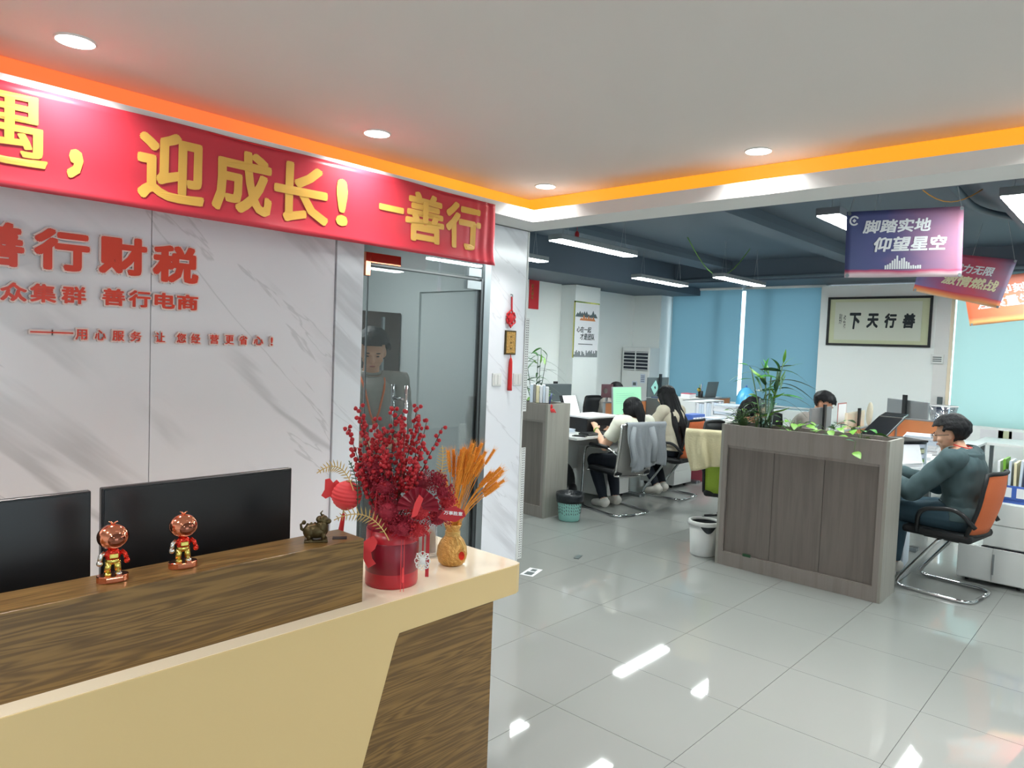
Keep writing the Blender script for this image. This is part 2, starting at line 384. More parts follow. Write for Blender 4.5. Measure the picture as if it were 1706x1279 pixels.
tag(MB().box(-4.7, -.10, .675, .69, 2.44, 2.597).build('light_strip', 'led2'), 'orange LED light band glowing in the ceiling cove above the red banner', 'light strip')  # riser glow with the banner's red bounce in its colour
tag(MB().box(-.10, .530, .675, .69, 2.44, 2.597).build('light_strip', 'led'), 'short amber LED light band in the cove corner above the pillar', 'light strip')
# logo wall with marble panels
wl = struct(MB().box(-4.8, -.95, .72, .86, 0, 2.40).build('wall_logo', 'white'))
px = [-4.62, -3.70, -2.79, -1.868, -.952]
for a, b in zip(px[:-1], px[1:]): MB().box(a+.0015, b-.0015, .70, .72, 0, 2.40).build('marble_panel', 'marble', wl, bevel=.001)
struct(MB().box(-.948, -.78, .69, .86, 0, 2.40).build('wall_strip', 'marble2'))
pil = struct(MB().box(.245, .60, .73, .86, 0, 2.40).build('wall_pillar', 'marble2'))
MB().box(.592, .606, .726, .86, 0, 2.40).build('corner_trim', 'whitep', pil)
for (z0, z1, xo) in ((1.165, 1.81, 0), (.125, .91, .012)):
    g = MB().box(.592+xo, .634+xo, .722, .728, z0, z1).build('corner_guard', 'whitep', pil)
    h = MB(); z = z0+.015
    while z < z1-.01:
        for xx in (.603, .619): h.box(xx+xo, xx+xo+.006, .7205, .722, z, z+.006)
        z += .0165
    stuff(h.build('punched_holes', 'darkslot', g))
struct(MB().box(-.78, .245, .74, .86, 2.22, 2.40).build('wall_lintel', 'white'))
# door 1: frameless glass door with transom and sidelight
dr = D.objects.new('door_1', None); COL.objects.link(dr); struct(dr); dr.location = (0, 0, 0)
MB().box(.19, .245, .73, .80, 0, 2.22).build('steel_jamb', 'steel', dr)
MB().box(-.778, -.712, .745, .757, .0, 2.035).build('side_pane', 'glassd', dr)
MB().box(-.706, .165, .745, .757, .01, 2.025).build('door_leaf', 'glassd', dr)
MB().box(-.778, .188, .745, .757, 2.04, 2.22).build('transom_pane', 'glassd', dr)
MB().box(.165, .174, .742, .762, .01, 2.035).build('rubber_seal', 'blackmatte', dr)
e = MB(); e.box(-.709, -.706, .744, .758, .01, 2.03); e.box(-.706, .165, .744, .758, 2.025, 2.030)
e.build('glass_edge', 'gscreen', dr)
MB().box(-.735, -.70, .735, .767, 1.97, 2.10).box(-.70, -.49, .735, .767, 2.042, 2.10).build('corner_clamp', 'copper', dr, bevel=.002)
MB().box(.05, .165, .735, .767, 2.045, 2.10).build('top_hinge', 'steel', dr, bevel=.002)
MB().box(.04, .165, .735, .767, 1.965, 2.02).build('leaf_hinge', 'steel', dr, bevel=.002)
for yy, xx in ((.69, -.46), (.815, -.46)):
    MB().cyl((xx, yy, 1.0), (xx, yy, 1.36), .0125).build('handle_bar', 'chrome', dr, smooth=True)
MB().cyl((-.46, .69, 1.28), (-.46, .815, 1.28), .009).cyl((-.46, .69, 1.06), (-.46, .815, 1.06), .009).build('handle_spindle', 'chrome', dr, smooth=True)
# small room behind the glass
struct(MB().box(-2.2, .54, 2.6, 2.7, 0, 2.5).build('wall_inner_back', 'plasterg'))
struct(MB().box(-2.3, -2.2, .86, 2.7, 0, 2.5).build('wall_inner_left', 'plasterg'))
struct(MB().box(-2.3, .54, .86, 2.7, 2.5, 2.56).build('ceiling_inner', 'ceil'))
struct(MB().box(.48, .60, .86, 4.3, 0, 3.0).build('wall_divider', 'plasterg'))
ib = MB(); ib.box(.46, .48, 1.05, 1.09, 0, 2.0); ib.box(.46, .48, 1.70, 1.74, 0, 2.0); ib.box(.46, .48, 1.05, 1.74, 2.0, 2.04)
struct(ib.build('trim_4', 'plasterg'))
c = thing('cabinet', 'dark brown cabinet behind the standing man in the glass room', 'cabinet', (.30, 2.25, 0))
MB().box(-.30, .17, -.32, .32, .0, 1.84).build('body', 'brownw', c, bevel=.004)
MB().box(-.02, .0, -.34, -.32, .08, 1.80).build('handle', 'steel', c)
area('inner_room_lamp', (-.6, 1.7, 2.44), .5, .5, 24, (.97, 1, 1))
# office shell
struct(MB().box(.60, 7.9, -6.2, 4.5, 3.0, 3.1).build('ceiling_office', 'navy'))
struct(MB().box(.60, .62, -6.2, .86, 2.40, 3.0).build('wall_beam_back', 'navy'))
struct(MB().box(-4.9, -4.8, -6.2, .86, 0, 2.6).build('wall_left', 'white'))
struct(MB().box(-4.9, -4.4, -6.3, -6.2, 0, 3.0).box(-.9, 7.9, -6.3, -6.2, 0, 3.0).box(-4.4, -.9, -6.3, -6.2, 2.5, 3.0).build('wall_back', 'white'))  # gap left for the added fill opening
w = D.objects.new('window_3', None); COL.objects.link(w); struct(w)      # opening added behind the camera for frontal fill light
for k in range(4): MB().box(-4.4+k*1.15, -4.35+k*1.15, -6.27, -6.22, 0, 2.5).build('frame', 'steel', w)
for k in range(3): MB().box(-4.35+k*1.15, -3.25+k*1.15, -6.25, -6.24, 0, 2.5).build('pane', 'glassw', w)
pt = area('entrance_portal', (-2.65, -6.3, 1.25), 3.5, 2.5, 1, rot=(-PI/2, 0, 0)); pt.data.cycles.is_portal = True  # guides sky light through the added fill opening
struct(MB().box(.60, 5.30, 4.20, 4.32, 0, 2.58).build('wall_north', 'white2'))
struct(MB().box(5.30, 5.92, 3.93, 4.40, 0, 2.57).build('wall_column', 'white2'))
struct(MB().box(5.92, 7.46, 4.30, 4.42, 0, 2.58).build('wall_recess', 'white2'))
struct(MB().box(7.44, 7.90, 3.76, 4.42, 0, 2.60).build('wall_corner', 'white2'))
struct(MB().box(7.5, 7.9, -.37, 1.17, 0, 2.66).build('wall_east', 'white2'))
struct(MB().box(7.48, 7.52, -.47, -.31, .8, 2.66).build('trim_5', 'white'))
struct(MB().box(7.62, 7.9, 1.17, 3.76, 0, .82).build('wall_sill_left', 'white2'))
struct(MB().box(7.5, 7.9, -6.2, -.37, 0, .83).build('wall_sill_right', 'white2'))
# dark dropped soffits along the perimeter and cross beams
struct(MB().box(.60, 7.9, 3.2, 4.45, 2.58, 3.0).build('trim_6', 'navy'))
struct(MB().box(6.85, 7.9, -6.2, 3.2, 2.70, 3.0).build('trim_7', 'navy'))
for k, (x0, x1, y0, y1, z0) in enumerate(((.62, 6.85, .38, .60, 2.86), (.62, 6.85, 2.25, 2.62, 2.88), (.62, 6.85, -1.75, -1.5, 2.86), (.62, 6.85, -3.6, -3.35, 2.86))):
    struct(MB().box(x0, x1, y0, y1, z0, 3.0).build('trim_%d' % (8+k), 'navy'))
    MB().box(x0, x1, y0-.004, y0, z0, z0+.06).build('duct_flange', 'navy2', D.objects['trim_%d' % (8+k)])
tag(MB().cyl((6.78, -6, 2.74), (6.78, 3.1, 2.74), .022).build('ceiling_pipe', 'navy2', smooth=True), 'grey pipe running along the far end of the navy ceiling', 'pipe')
tag(MB().tube(arc([(1.5, -1.35, 2.93), (4.2, -1.25, 2.93), (5.6, -2.0, 2.93)], .5), .03).build('ceiling_pipe', 'navy2', smooth=True), 'grey duct pipe behind the skyline banner under the navy ceiling', 'pipe')
# windows
def window(nm, x, y0, y1, z0, z1, nb):
    w = D.objects.new(nm, None); COL.objects.link(w); struct(w)
    f = MB(); t = .05
    f.box(x, x+.06, y0, y1, z0, z0+t); f.box(x, x+.06, y0, y1, z1-t, z1)
    for k in range(nb+1):
        yy = y0 + (y1-y0-t)*k/nb; f.box(x, x+.06, yy, yy+t, z0+t, z1-t)
    f.build('frame', 'whitep', w)
    for k in range(nb):
        yy = y0 + (y1-y0-t)*k/nb; MB().box(x+.02, x+.03, yy+t, yy+(y1-y0-t)/nb, z0+t, z1-t).build('pane', 'glassw', w)
    return w
window('window_1', 7.80, 1.17, 3.76, .82, 2.70, 3)
window('window_2', 7.66, -6.2, -.37, .83, 2.70, 5)
M['blind1'] = blind_mat('teal_blind', (120, 158, 172), .36)
M['blind2'] = blind_mat('pale_teal_blind', (176, 206, 200), .55)
def blind(y0, y1, x, z0, label, mm):
    t = thing('roller_blind', label, 'blind', (x, (y0+y1)/2, 0), group=None); hw = (y1-y0)/2
    MB().grid(lambda u, v: (.0012*math.sin(u*21), -hw + 2*hw*u, z0 + (2.68-z0)*v), 24, 6).build('fabric', mm, t, smooth=True)
    MB().cyl((0.0, -hw, 2.69), (0.0, hw, 2.69), .028).build('roller', 'whitep', t, smooth=True)
    MB().cyl((0.0, -hw, z0), (0.0, hw, z0), .012).build('bottom_rail', 'whitep', t, smooth=True)
blind(2.47, 3.70, 7.72, .86, 'teal roller blind beside the white corner, left of the bright gap', 'blind1')
blind(1.19, 2.405, 7.72, .86, 'teal roller blind between the bright gap and the wall with framed calligraphy', 'blind1')
blind(-2.6, -.52, 7.56, .83, 'pale turquoise roller blind on the window behind the man in glasses', 'blind2')
blind(-4.9, -2.66, 7.56, .83, 'second pale turquoise roller blind further along the right window', 'blind2')
tag(MB().box(7.47, 7.50, -.515, -.475, .83, 2.5).build('window_architrave', 'creamtop'), 'narrow cream upright frame left of the turquoise right window blind', 'frame')

# ============================================================ LIGHTS (fixtures)
def downlight(x, y, label, pw=1.0):
    t = thing('downlight', label, 'ceiling light', (x, y, 2.6))
    MB().lathe([(.066,0),(.066,-.004),(.060,-.006)], n=32).build('rim', 'whitep', t, smooth=True)
    MB().lathe([(.060,-.005),(.03,-.0058),(0.001,-.006)], n=32).build('diffuser', 'down', t)
    a = area('downlight_lamp', (0, 0, -.012), .11, .11, CEIL_LAMP*pw, (1, .985, .96), shape='DISK', spread=130); a.parent = t
downlight(-2.275, .300, 'round recessed downlight at the upper left, nearest the camera')
downlight(-1.00, .305, 'round recessed downlight above the middle of the red banner')
downlight(.285, .330, 'round recessed downlight in the ceiling corner above the pillar')
downlight(.275, -1.02, 'round recessed downlight near the amber cove over the office opening')
for k, (x, y) in enumerate(((-3.5, .3), (.275, -2.4), (.275, -3.8), (-1.0, -2.4), (-2.3, -3.8), (-3.6, -2.4), (-3.6, -1.0), (-1.0, -5.0))):
    downlight(x, y, ['downlight left of the camera view above the logo wall', 'downlight right of view by the opening', 'second downlight right of view by the opening', 'downlight overhead of the camera', 'downlight behind the camera', 'downlight left behind the camera', 'downlight left of the camera', 'downlight far behind the camera'][k], 2.4)
def tube_light(x0, x1, y, label, z=2.53):
    t = thing('linear_pendant', label, 'ceiling light', ((x0+x1)/2, y, z), group='linear office lights')
    hl = (x1-x0)/2
    MB().box(-hl, hl, -.075, .075, .003, .05).build('housing', 'alu', t, bevel=.003)
    MB().box(-hl+.01, hl-.01, -.068, .068, -.004, .003).build('diffuser', 'lamp', t)
    for s in (-1, 1):
        for q in (-1, 1): MB().cyl((s*hl*.75, q*.03, .05), (s*hl*.75 + .02*q, 0, .45), .0018, n=5).build('wire', 'alu', t)
tube_light(1.60, 2.76, 2.42, 'linear light cut off by the pillar edge, above the left planter')
tube_light(1.62, 2.80, 1.34, 'long linear light nearest the pillar, with a red charm beside it')
tube_light(4.50, 5.70, 2.38, 'linear light in front of the left teal blind, leftmost of the far pair')
tube_light(4.78, 5.98, 1.42, 'linear light in front of the middle teal blind, right of the far pair')
tube_light(1.66, 2.86, -.88, 'linear light cut off by the skyline banner')
tube_light(1.60, 2.80, -1.88, 'linear light at the right edge of the picture above the banners')
tube_light(4.60, 5.80, -.85, 'linear light hidden behind the skyline banner')
tube_light(4.60, 5.80, -1.90, 'linear light over the far right desks')
tube_light(1.60, 2.80, -3.4, 'linear light outside the view to the right')
tube_light(4.60, 5.80, -3.4, 'far linear light outside the view to the right')
t = thing('red_charm', 'small red charm hanging from the ceiling beside the nearest linear light', 'ornament', (1.95, 1.36, 2.59))
MB().sph((0,0,.03), (.02,.02,.035)).build('bead', 'red', t, smooth=True)
MB().cyl((0,0,.06), (0,0,.4), .002).build('cord', 'red', t)
tag(MB().tube([(1.3+i*.1, 1.0+.0*i, 3.0-.10*math.sin(PI*i/12)) for i in range(13)], .004).build('cable', 'alu', smooth=True), 'thin grey cable sagging under the navy ceiling near the pillar', 'cable')
tag(MB().tube([(4.6+i*.1, 1.75-.02*i, 3.0-.40*math.sin(PI*i/12)) for i in range(13)], .005).build('cable', 'leafl', smooth=True), 'thin pale cable looping between the far pair of linear lights', 'cable')
tag(MB().tube([(2.6+i*.08, -1.05-.03*i, 3.0-.17*math.sin(PI*i/12)) for i in range(13)], .004).build('cable', 'wheat2', smooth=True), 'thin yellowish cable sagging above the skyline banner', 'cable')

# ============================================================ LOGO WALL LETTERING
def sign(name, label, parts, m='logored', bold=.035, edge=True, depth=.016):
    t = thing(name, label, 'sign', (0, .70, 0))
    for body, x0, x1, z0, z1 in parts:
        if edge: text('letter_edge', body, 'logoedge', t, (x0-.0065, -.012, z0-.0065), (1,0,0), (0,0,1), x1-x0+.013, z1-z0+.013, .006, bold+.035)
        text('letter', body, m, t, (x0, -.019, z0), (1,0,0), (0,0,1), x1-x0, z1-z0, .002, bold)
    return t
sign('wall_lettering', 'large orange-red characters of the company name on the marble wall', [('善', -2.50, -2.334, 1.833, 1.997), ('行', -2.304, -2.111, 1.836, 1.996), ('财', -2.079, -1.893, 1.842, 2.0), ('税', -1.87, -1.674, 1.829, 1.99)], bold=.042)
sign('wall_lettering', 'second smaller line of orange-red characters under the large company name', [('众', -2.41, -2.325, 1.706, 1.776), ('集', -2.315, -2.228, 1.708, 1.779), ('群', -2.21, -2.124, 1.71, 1.779),
     ('善', -2.064, -1.978, 1.713, 1.783), ('行', -1.963, -1.877, 1.713, 1.783), ('电', -1.86, -1.775, 1.714, 1.782), ('商', -1.766, -1.674, 1.714, 1.782)], bold=.03)
third = [('—', -2.314, -2.24, 1.590, 1.596), ('—', -2.24, -2.168, 1.590, 1.596)]
for ch, a, b in (('用', -2.160, -2.118), ('心', -2.09, -2.05), ('服', -2.025, -1.98), ('务', -1.955, -1.912), ('让', -1.855, -1.815), ('您', -1.765, -1.725), ('经', -1.702, -1.662), ('营', -1.617, -1.577), ('更', -1.545, -1.505), ('省', -1.478, -1.438), ('心', -1.405, -1.358)):
    third.append((ch, a, b, 1.568, 1.610))
third.append(('!', -1.318, -1.308, 1.568, 1.608))
sign('wall_lettering', 'lowest thin brush-style line of red characters ending with an exclamation mark', third, bold=.02)

# red banner hung from the cove lip
def bdef(P):
    x, y, z = P[:,0], P[:,1], P[:,2]
    d = .006*np.sin(x*5.1) + .004*np.sin(x*11+z*9)
    edge = np.clip((x+.30)/.28, 0, 1)
    d = d + edge*.006*np.sin(x*95)
    k = np.clip((2.20-z)/.12, 0, 1)**2
    Q = P.copy(); Q[:,1] = y - d - .022*k
    Q[:,2] = z + .010*np.sin((x+2.4)*1.3)*(z-2.08)/.36
    return Q
bn = thing('hanging_banner', 'long red cloth banner with large yellow characters hung along the ceiling cove', 'banner', (0,0,0))
mb = MB(); mb.grid(lambda u, v: (-3.3 + 3.275*u, .448, 2.085 + .358*v), 240, 14)
P = bdef(np.array(mb.v)); mb.v = [tuple(p) for p in P]
mb.build('cloth', 'banner', bn, smooth=True, solid=.0015)
for ch, x0, x1, z0, z1 in (('遇', -2.62, -2.32, 2.165, 2.412), ('，', -2.262, -2.208, 2.155, 2.262), ('迎', -2.022, -1.758, 2.128, 2.400), ('成', -1.728, -1.452, 2.132, 2.400), ('长', -1.442, -1.168, 2.135, 2.400), ('!', -1.128, -1.062, 2.155, 2.375), ('—', -.873, -.715, 2.272, 2.302), ('善', -.703, -.425, 2.148, 2.405), ('行', -.412, -.140, 2.150, 2.405)):
    text('banner_letter', ch, 'bannertext', bn, (x0, .4445, z0), (1,0,0), (0,0,1), x1-x0, z1-z0, .0004, .012 if ch == '遇' else .030, fn=bdef)
tag(MB().tube([(-3.3, .449, 2.445), (-1.6, .449, 2.448), (-.02, .449, 2.444)], .003).build('banner_cord', 'red', bn), '', '') if False else MB().tube([(-3.3, .451, 2.443), (-1.6, .451, 2.446), (-.026, .451, 2.443)], .003).build('hem_cord', 'red', bn)

# ornament and switches on the pillar
t = thing('knot_ornament', 'red knotted ornament with a small framed gold plaque and tassel on the pillar', 'ornament', (.437, .73, 1.80))
MB().tube([(0,-.004,.16),(0,-.02,.155),(0,-.02,.14)], .004).build('hook', 'steel', t, smooth=True)
MB().cyl((0,-.018,.05),(0,-.014,.145),.006).build('cord', 'red', t)
kn = MB()
for a in range(6):
    q = a*PI/3 + PI/6; kn.tube([(.026*math.cos(q)+.017*math.cos(s), -.014+.003*math.sin(3*s), .026*math.sin(q)*1.25+.021*math.sin(s)) for s in [i*2*PI/12 for i in range(13)]], .006, 6)
kn.sph((0,-.014,0), (.028,.012,.034)); kn.sph((0,-.014,-.055),(.006,.006,.012))
kn.build('knot', 'red', t, smooth=True)
MB().box(-.044,.062,-.012,-.002,-.245,-.082).build('plaque_frame', 'bronze', t, bevel=.002)
MB().box(-.034,.052,-.0145,-.012,-.235,-.092).build('plaque', 'gold', t)
for i in range(3): text('plaque_text', '福寿', 'bronze', t, (.0+.0*i, -.0148, -.21+.04*i), (1,0,0), (0,0,1), .02, .012, .0003, .0)
ts = MB(); ts.lathe([(.003,0),(.009,-.012),(.012,-.03),(.015,-.20),(.0165,-.225),(.001,-.226)], (.012,-.015,-.262), n=14)
ts.build('tassel', 'red2', t, smooth=True)
MB().cyl((.01,-.014,-.245),(.012,-.014,-.268),.003).build('cord', 'red', t)
for x, lab in ((.332, 'white light switch on the pillar left of the red tassel'), (.535, 'white light switch on the pillar right of the red tassel')):
    t = thing('light_switch', lab, 'switch', (x, .73, 1.387), group='pillar switches')
    MB().box(-.043,.043,-.008,0,-.043,.043).build('plate', 'whitep', t, bevel=.003)
    MB().box(-.032,-.002,-.012,-.008,-.033,.033).build('rocker', 'white', t, bevel=.002); MB().box(.002,.032,-.012,-.008,-.033,.033).build('rocker', 'white', t, bevel=.002)
t = thing('floor_sticker', 'small pale printed sticker on the floor tiles beside the counter end', 'sticker', (.76, .72, .0005), .3)
MB().box(-.09,.09,-.05,.05,0,.001).build('sheet', 'paper', t); MB().box(-.07,.0,-.03,.03,.001,.0014).box(.02,.07,-.02,.02,.001,.0014).build('print', 'gscreen', t)
t = thing('floor_socket', 'small dark socket cover in the floor before the turquoise waste basket', 'socket', (1.315, .723, 0), .35)
MB().box(-.05,.05,-.02,.02,0,.004).build('cover', 'gscreen', t)

# ============================================================ RECEPTION COUNTER
rc = thing('reception_counter', 'cream reception counter with a raised walnut ledge and slanted walnut front panel', 'counter', (-2.2, -.5, 0))
X = lambda x: x+2.2
Y = lambda y: y+.5
r_ = .035; pts = [(X(-4.0), Y(-.767)), (X(-1.045)-r_, Y(-.767)), (X(-1.045)-.01, Y(-.767)+.01), (X(-1.045), Y(-.767)+r_), (X(-1.045), Y(-.26)), (X(-4.0), Y(-.26))]
MB().prism(pts, 'xy', .67, .78).build('worktop', 'cream', rc, bevel=.001)
pts2 = [(X(-4.0), Y(-.763)), (X(-1.045)-r_, Y(-.763)), (X(-1.055), Y(-.757)), (X(-1.049), Y(-.767)+r_), (X(-1.049), Y(-.264)), (X(-4.0), Y(-.264))]
MB().prism(pts2, 'xy', .7795, .7815).build('top_sheet', 'creamtop', rc)  # paler than the worktop: top reflection put into the sheet's colour
MB().prism([(X(-4.0),0), (X(-1.86),0), (X(-1.655),.64), (X(-1.64),.671), (X(-4.0),.671)], 'xz', Y(-.767), Y(-.735)).build('front_panel', 'cream', rc)
MB().prism([(X(-1.86),0), (X(-1.199),0), (X(-1.199),.6695), (X(-1.638),.6695), (X(-1.655),.64)], 'xz', Y(-.762), Y(-.735)).build('inlay_panel', 'walnut', rc)
MB().box(X(-1.23), X(-1.199), Y(-.735), Y(-.30), 0, .669).build('end_panel', 'walnut', rc)
MB().box(X(-4.0), X(-1.23), Y(-.34), Y(-.32), 0, .669).build('back_panel', 'cream', rc)
MB().box(X(-4.0), X(-1.743), Y(-.705), Y(-.56), .78, .985).build('raised_ledge', 'walnut', rc, bevel=.002)
def monitor(x, y, w, z0, z1, label, rz=0, mm='black', base=.78, tilt=0, front=None, group=None):
    t = thing('monitor', label, 'monitor', (x, y, base), rz, group)
    zc = (z0+z1)/2 - base; h = z1-z0
    MB().obox((0,0,zc), (w,.022,h), (tilt,0,0)).build('panel', mm, t, bevel=.004)
    MB().obox((0,-.0125,zc), (w-.012,.004,h-.012), (tilt,0,0)).build('screen_face', front or mm, t)
    MB().obox((0,.035,zc*.75), (.05,.02,zc*1.45)).build('stand', 'black' if mm != 'whitep' else 'silver', t)
    MB().box(-.12,.12,-.06,.10,0,.012).build('foot', 'black' if mm != 'whitep' else 'silver', t, bevel=.004)
    return t
monitor(-2.125, -.42, .57, .86, 1.18, 'black monitor behind the counter ledge, the one behind the copper figurines')
monitor(-2.735, -.42, .60, .86, 1.177, 'black monitor behind the counter ledge at the left edge of the picture')

# copper astronaut figurines
def figurine(x, y, rz, label):
    t = thing('figurine', label, 'figurine', (x, y, .985), rz, 'copper figurines on the ledge')
    # faces local -y
    MB().prism([(.036*math.cos(a), .026*math.sin(a)) for a in [i*2*PI/28 for i in range(28)]], 'xy', 0, .017).box(-.02,.02,-.0268,-.02,.002,.015).build('base', 'copper', t, bevel=.002)
    h = MB(); h.sph((0,0,.112), (.036,.033,.031), nu=28, nv=18); h.build('head', 'copper', t, smooth=True)
    v = MB(); v.sph((.002,-.0115,.110), (.025,.0262,.0215), nu=24, nv=14); v.build('visor', 'visor', t, smooth=True)
    vr = MB(); vr.tube([(.002+.0235*math.cos(a), -.0245+.008*abs(math.cos(a))**2, .110+.0205*math.sin(a)) for a in [i*2*PI/24 for i in range(25)]], .002, 6); vr.build('visor_rim', 'copper', t, smooth=True)
    l = MB(); l.tube([(0,0,.141),(-.004,0,.148),(-.010,-.002,.151)], .0035, 8, rend=.001); l.tube([(0,0,.142),(.006,0,.148),(.010,0,.149)], .003, 8, rend=.001); l.build('top_sprout', 'copper', t, smooth=True)
    MB().sph((0,0,.066), (.0185,.0145,.019), nu=18, nv=12).build('torso', 'redmetal', t, smooth=True)
    MB().box(-.010,.010,-.017,-.010,.060,.072).build('chest_pack', 'ygold', t, bevel=.002)
    MB().sph((0,0,.052), (.0175,.0135,.010), nu=18).build('hips', 'ygold', t, smooth=True)
    for s, mm, m2 in ((-1, 'silver', 'silver'), (1, 'redmetal', 'redmetal')):
        MB().tube([(s*.017,0,.074),(s*.027,-.002,.066),(s*.030,-.006,.055)], .0065, 10, rend=.0055).build('arm', mm, t, smooth=True)
        MB().sph((s*.030,-.008,.050), .0075).build('hand', m2, t, smooth=True)
    for s, mm in ((-1, 'ygold'), (1, 'silver')):
        MB().tube([(s*.009,0,.050),(s*.011,0,.036),(s*.012,-.001,.024)], .0085, 10, rend=.0075).build('leg', 'ygold', t, smooth=True)
        MB().sph((s*.012,-.005,.0195), (.009,.0125,.007)).build('boot', mm, t, smooth=True)
    return t
CAMR = rad(-47.5)
figurine(-2.447, -.632, rad(-8), 'copper astronaut figurine on the ledge, the left one nearer the frame edge')
figurine(-2.275, -.632, rad(-8), 'copper astronaut figurine on the ledge, the right one in front of the monitor')
# bronze beast
t = thing('beast_statue', 'small bronze mythical beast statue on the right end of the walnut ledge', 'statue', (-1.872, -.635, .985), CAMR+.25)
t.scale = (1.0, 1.15, 1.08)
b = MB()
b.sph((0,.0,.030), (.036,.022,.022), nu=18, nv=12); b.sph((.017,0,.040), (.019,.020,.024), nu=14); b.sph((-.018,0,.028), (.022,.022,.022), nu=14); b.box(-.035,.035,-.02,.02,0,.004)
for sx, sy in ((.020,-.012),(.020,.012),(-.022,-.012),(-.022,.012)):
    b.tube([(sx,sy,.026),(sx+.002,sy*1.1,.014),(sx,sy*1.1,.007)], .0085, 8, rend=.006); b.sph((sx+.004,sy*1.15,.005), (.009,.006,.005))
for i in range(5): b.sph((-.026+.011*i,0,.046+.003*math.sin(i)), (.005,.003,.006), nu=8, nv=5)
b.build('body', 'bronze', t, smooth=True)
b = MB(); b.sph((.020,0,.060), (.016,.015,.014)); b.sph((.034,0,.056), (.011,.011,.008)); b.sph((.010,0,.062),(.012,.016,.010)); b.tube([(.018,0,.070),(.012,0,.080),(.018,0,.087)], .004, 8, rend=.0015)
b.sph((.020,.011,.068), (.004,.003,.006)); b.sph((.020,-.011,.068), (.004,.003,.006)); b.sph((.028,-.009,.064), .003); b.sph((.012,0,.056), (.010,.013,.014))
b.build('head', 'bronze', t, smooth=True)
b = MB(); b.tube([(-.034,0,.030),(-.044,0,.036),(-.046,0,.048),(-.038,0,.054)], .0055, 8, rend=.003); b.sph((-.037,0,.054), .0065); b.build('tail', 'bronze', t, smooth=True)
tag(MB().box(-.022,.022,-.014,.014,0,.002).build('card', 'blackmatte', None, loc=(-1.80, -.655, .985), rot=(0,0,CAMR+.2)), 'small flat dark card lying beside the bronze beast statue', 'card')

# ============================================================ BOUQUET (local x = to the right in the photo, y = away)
bq = thing('bouquet_bucket', 'red cylindrical bucket filled with red berry branches and crimson flowers', 'flower arrangement', (-1.555, -.61, .78), CAMR)
s_ = .00204
MB().lathe([(.001,0),(.088,0),(.090,.012),(.0895,.05),(.0895,.052)], n=48).build('bucket_foot', 'redb', bq, smooth=True)
MB().lathe([(.0895,.050),(.0905,.052),(.091,.150),(.0895,.152)], n=48).build('satin_band', 'dred', bq, smooth=True)
MB().lathe([(.0895,.150),(.0895,.192),(.0865,.192),(.086,.15),(.001,.15)], n=48).build('bucket_rim', 'redb', bq, smooth=True)
def pxl(u, v, d=0.): return Vector(((u-652)*s_, d, (966-v)*s_))
def bez(a, b, c, n=9):
    a, b, c = Vector(a), Vector(b), Vector(c); return [(1-t)**2*a + 2*t*(1-t)*b + t*t*c for t in [i/n for i in range(n+1)]]
bsph = MB().sph((0,0,0), .0078, nu=8, nv=6)
tips = [(574,705,-.02),(588,672,.02),(597,690,-.04),(612,712,.05),(620,690,-.02),(634,706,-.05),(648,668,.0),(655,690,.06),(664,676,-.03),(672,700,-.06),(684,668,.04),(693,688,-.02),(700,694,.05),(702,725,-.07),(612,742,-.08),(584,742,.04),(640,735,-.09),(668,728,.09),(730,700,.0),(596,770,-.07),(690,750,-.09),(626,720,.09)]
for u, v, d in tips:
    tip = pxl(u, v, d); base = Vector((ru(-.03,.03), ru(-.03,.03), .14)); mid = base*.45 + tip*.55 + Vector((tip.x*.12, 0, .03))
    path = bez(base, mid, tip, 22)
    br = MB().tube(path, .0022, 5, rend=.0012).build('berry_branch', 'stem', bq, smooth=True)
    bb = MB(); L = 0
    for i in range(8, 23):
        p = path[i]
        for k in range(2 if u < 720 else 1):
            q = p + Vector((ru(-1,1), ru(-1,1), ru(-.6,.6)))*.013
            if u >= 720: q = p + Vector((ru(-1,1)*.010, 0, ru(-.3,.3)*.01))
            bb.add([Vector(w)*ru(.8,1.08)+q for w in bsph.v], bsph.f)
    stuff(bb.build('berries', 'berry', br, smooth=True))
# crimson fuzzy flowers and filler
def tuft(c, r, mm, nm, n=150, tl=.012):
    g = MB()
    for i in range(n):
        th = ru(0,2*PI); ph = math.acos(ru(-.6,1)); d = Vector((math.sin(ph)*math.cos(th), math.sin(ph)*math.sin(th), math.cos(ph)))
        p = Vector(c)+d*r*ru(.3,.75); e = Vector(c)+d*r*ru(.8,1.15)+Vector((ru(-1,1),ru(-1,1),ru(-1,1)))*.006
        g.cyl(p, e, .0011, .0004, 3); g.sph(e, ru(.0018,.0034), nu=5, nv=3)
    g.sph(c, r*.6, nu=12, nv=8); return g.build(nm, mm, bq)
for u, v, d, r, mm in ((650,838,-.07,.055,'fuzz'),(700,836,-.06,.052,'fuzz2'),(676,862,-.09,.042,'fuzz'),(728,850,-.02,.045,'fuzz'),(742,828,.0,.035,'fuzz2'),(640,800,-.05,.042,'fuzz'),(620,770,-.04,.036,'fuzz'),(735,806,-.03,.035,'fuzz'),(700,866,-.08,.036,'fuzz2'),(660,868,-.05,.034,'fuzz2'),(610,800,.02,.04,'fuzz'),(690,800,.05,.06,'fuzz'),(640,850,.04,.06,'fuzz'),(724,790,.0,.03,'fuzz')):
    tuft(pxl(u,v,d), r, mm, 'flower')
for c, r in (((-.02,0,.19),.07),((.04,-.03,.20),.06)): MB().sph(c, (r,r*.9,r*.6)).build('flower_foam', 'fuzz', bq, smooth=True)
